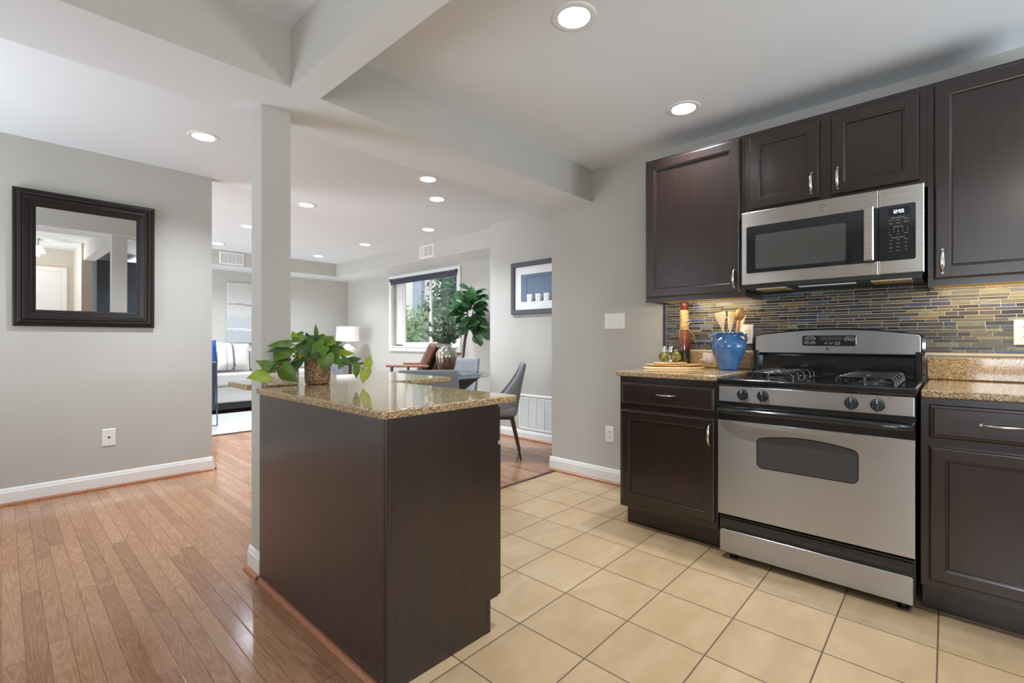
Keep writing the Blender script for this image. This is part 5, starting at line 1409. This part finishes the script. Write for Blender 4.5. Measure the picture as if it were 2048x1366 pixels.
# bottle
BX, BY = 3.065, 1.312
t = thing('pepper_bottle', 'tall decorative bottle of red and dark peppers with twine on its neck', 'bottle', (BX, BY, CZ))
m = MB(); m.lathe([(.038, 0), (.0405, .004), (.0405, .14), (.038, .175), (.031, .215), (.0235, .25), (.021, .285), (.020, .385)], (BX, BY, CZ), 32); m.build('glass_body', M['bottle'], t, smooth=50)
m = MB(); m.lathe([(.021, .375), (.0225, .378), (.0225, .405), (.0235, .408), (.0235, .418), (.021, .424), (.0, .425)], (BX, BY, CZ), 24); m.build('wax_cap', M['red_wax'], t, smooth=50)
m = MB(); p = []
for i in range(22 * 16):
    a = 2 * math.pi * i / 16; z = .245 + .128 * i / (22 * 16); rr = .0245 + .0012 * math.sin(i * .7) + (.002 if z < .28 else 0); p.append((BX + rr * math.cos(a), BY + rr * math.sin(a), CZ + z + .002 * math.sin(i * .37)))
m.tube(p, .0032, 5)
b0 = Vector((BX, BY, CZ))
m.tube([b0 + Tw * .024 + Zv * .25, b0 + Tw * .03 + Rv * .03 + Zv * .24, b0 + Tw * .03 + Rv * .06 + Zv * .19, b0 + Rv * .068 + Tw * .03 + Zv * .14, b0 + Rv * .095 + Zv * .103], .0013, 5)
m.tube([b0 + Tw * .026 + Zv * .30, b0 + Tw * .034 + Rv * .022 + Zv * .31, b0 + Tw * .034 + Rv * .03 + Zv * .295, b0 + Tw * .03 + Rv * .015 + Zv * .285], .003, 5)
m.tube([b0 + Rv * -.024 + Zv * .26, b0 + Rv * -.036 + Tw * .01 + Zv * .24, b0 + Rv * -.036 + Tw * .015 + Zv * .2], .0013, 5)
m.build('twine_wrap', M['twine'], t, smooth=60)
# blue jar with utensils
JX, JY = 2.985, 1.005
t = thing('blue_jar', 'glossy blue two-handled ceramic jar with a scalloped rim', 'jar', (JX, JY, CZ))
m = MB(); m.lathe([(.054, 0), (.057, .004), (.056, .012), (.070, .055), (.090, .105), (.0975, .140), (.094, .165), (.076, .190), (.062, .200), (.061, .208), (.070, .218), (.074, .222), (.068, .224), (.056, .208), (.05, .15)], (JX, JY, CZ), 40); m.build('body', M['jar_blue'], t, smooth=60)
m = MB()
for i in range(18):
    a = 6.283 * i / 18; m.lathe([(.0, -.006), (.010, -.003), (.0125, .002), (.009, .006), (0, .007)], (JX + .069 * math.cos(a), JY + .069 * math.sin(a), CZ + .219), 8)
m.build('rim', M['jar_blue'], t, smooth=60)
j0 = Vector((JX, JY, CZ))
for sg in (-1, 1):
    m = MB(); m.tube([j0 + Rv * sg * .062 + Zv * .206, j0 + Rv * sg * .083 + Zv * .211, j0 + Rv * sg * .101 + Zv * .203, j0 + Rv * sg * .105 + Zv * .182, j0 + Rv * sg * .098 + Zv * .160], .0075, 10, flat=1.2); m.build('handle', M['jar_blue'], t, smooth=60)
def utensil(name, label, base, top, mat, kind, tw=0.0):
    b_ = Vector(base); e_ = Vector(top); ax = (e_ - b_).normalized(); side = (Rv - ax * Rv.dot(ax)).normalized(); nn = side.cross(ax)
    side = (side * math.cos(tw) + nn * math.sin(tw)).normalized(); nn = ax.cross(side); L = (e_ - b_).length
    t = thing(name, label, 'utensil', b_)
    f = lambda u, v, n: tuple(b_ + side * u + ax * v + nn * n)
    m = MB(); m.tube([b_, b_ + ax * (L - .07)], [.006, .007], 8); m.build('handle', mat, t, smooth=60)
    m = MB()
    if kind == 'spatula':
        pl_ = [(-.008, L - .10), (.008, L - .10), (.014, L - .075), (.030, L - .035), (.032, L), (-.032, L), (-.030, L - .035), (-.014, L - .075)]
        m.prism(pl_, f, -.003, .003, bev=.001); o = m.build('blade', mat, t)
        m = MB()
        for u in (-.010, .010): m.prism(rrect(u - .0028, u + .0028, L - .045, L - .015, .002, 2), f, .003, .0033)
        m.build('slot', M['utensil2'], o)
    if kind == 'fork':
        pl_ = [(-.008, L - .11), (.008, L - .11), (.018, L - .06), (.020, L), (-.016, L), (-.017, L - .06)]
        m.prism(pl_, f, -.003, .003, bev=.001); o = m.build('blade', mat, t)
        m = MB(); m.prism(rrect(-.002, .0028, L - .05, L - .008, .002, 2), f, .003, .0033); m.build('slot', plain('dark_slot_wood', srgb(80, 56, 34), .7), o)
    if kind == 'spoon':
        vs = []; fs = []; R0, R1 = .031, .036; c_ = L - .036
        for q, (k, dz) in enumerate(((1, 0), (.86, .001), (.62, -.007), (.32, -.011), (.02, -.012))):
            for i in range(24):
                a = 2 * math.pi * i / 24; vs.append(f(R0 * k * math.cos(a), c_ + R1 * k * math.sin(a), dz + .004))
        for i in range(24):
            a = 2 * math.pi * i / 24; vs.append(f(R0 * .7 * math.cos(a), c_ + R1 * .7 * math.sin(a), -.013))
        for q in range(4):
            for i in range(24): j = (i + 1) % 24; fs.append((q * 24 + i, q * 24 + j, q * 24 + 24 + j, q * 24 + 24 + i))
        for i in range(24): j = (i + 1) % 24; fs.append((i, j, 120 + j, 120 + i))
        fs.append(tuple(range(120, 144))); fs.append(tuple(range(96, 120)))
        m.add(vs, fs); m.build('bowl', mat, t, smooth=60)
    return t
utensil('wooden_spatula', 'slotted pale wooden spatula, leftmost in the blue jar', j0 + Rv * -.005 + Zv * .06, j0 + Rv * -.058 + Tw * .01 + Zv * .345, M['utensil'], 'spatula')
utensil('wooden_fork', 'pale slotted wooden turner standing upright in the middle of the jar', j0 + Rv * .0 + Zv * .06, j0 + Rv * .012 + Tw * .005 + Zv * .350, M['utensil'], 'fork')
utensil('wooden_spoon', 'round brown wooden spoon in the blue jar', j0 + Rv * .02 + Tw * .02 + Zv * .06, j0 + Rv * .058 + Tw * .035 + Zv * .366, M['utensil2'], 'spoon')
utensil('wooden_spatula', 'wooden spatula behind the round spoon, leaning right', j0 + Rv * .01 + Tw * -.02 + Zv * .06, j0 + Rv * .098 + Tw * -.03 + Zv * .335, M['utensil'], 'fork', .4)
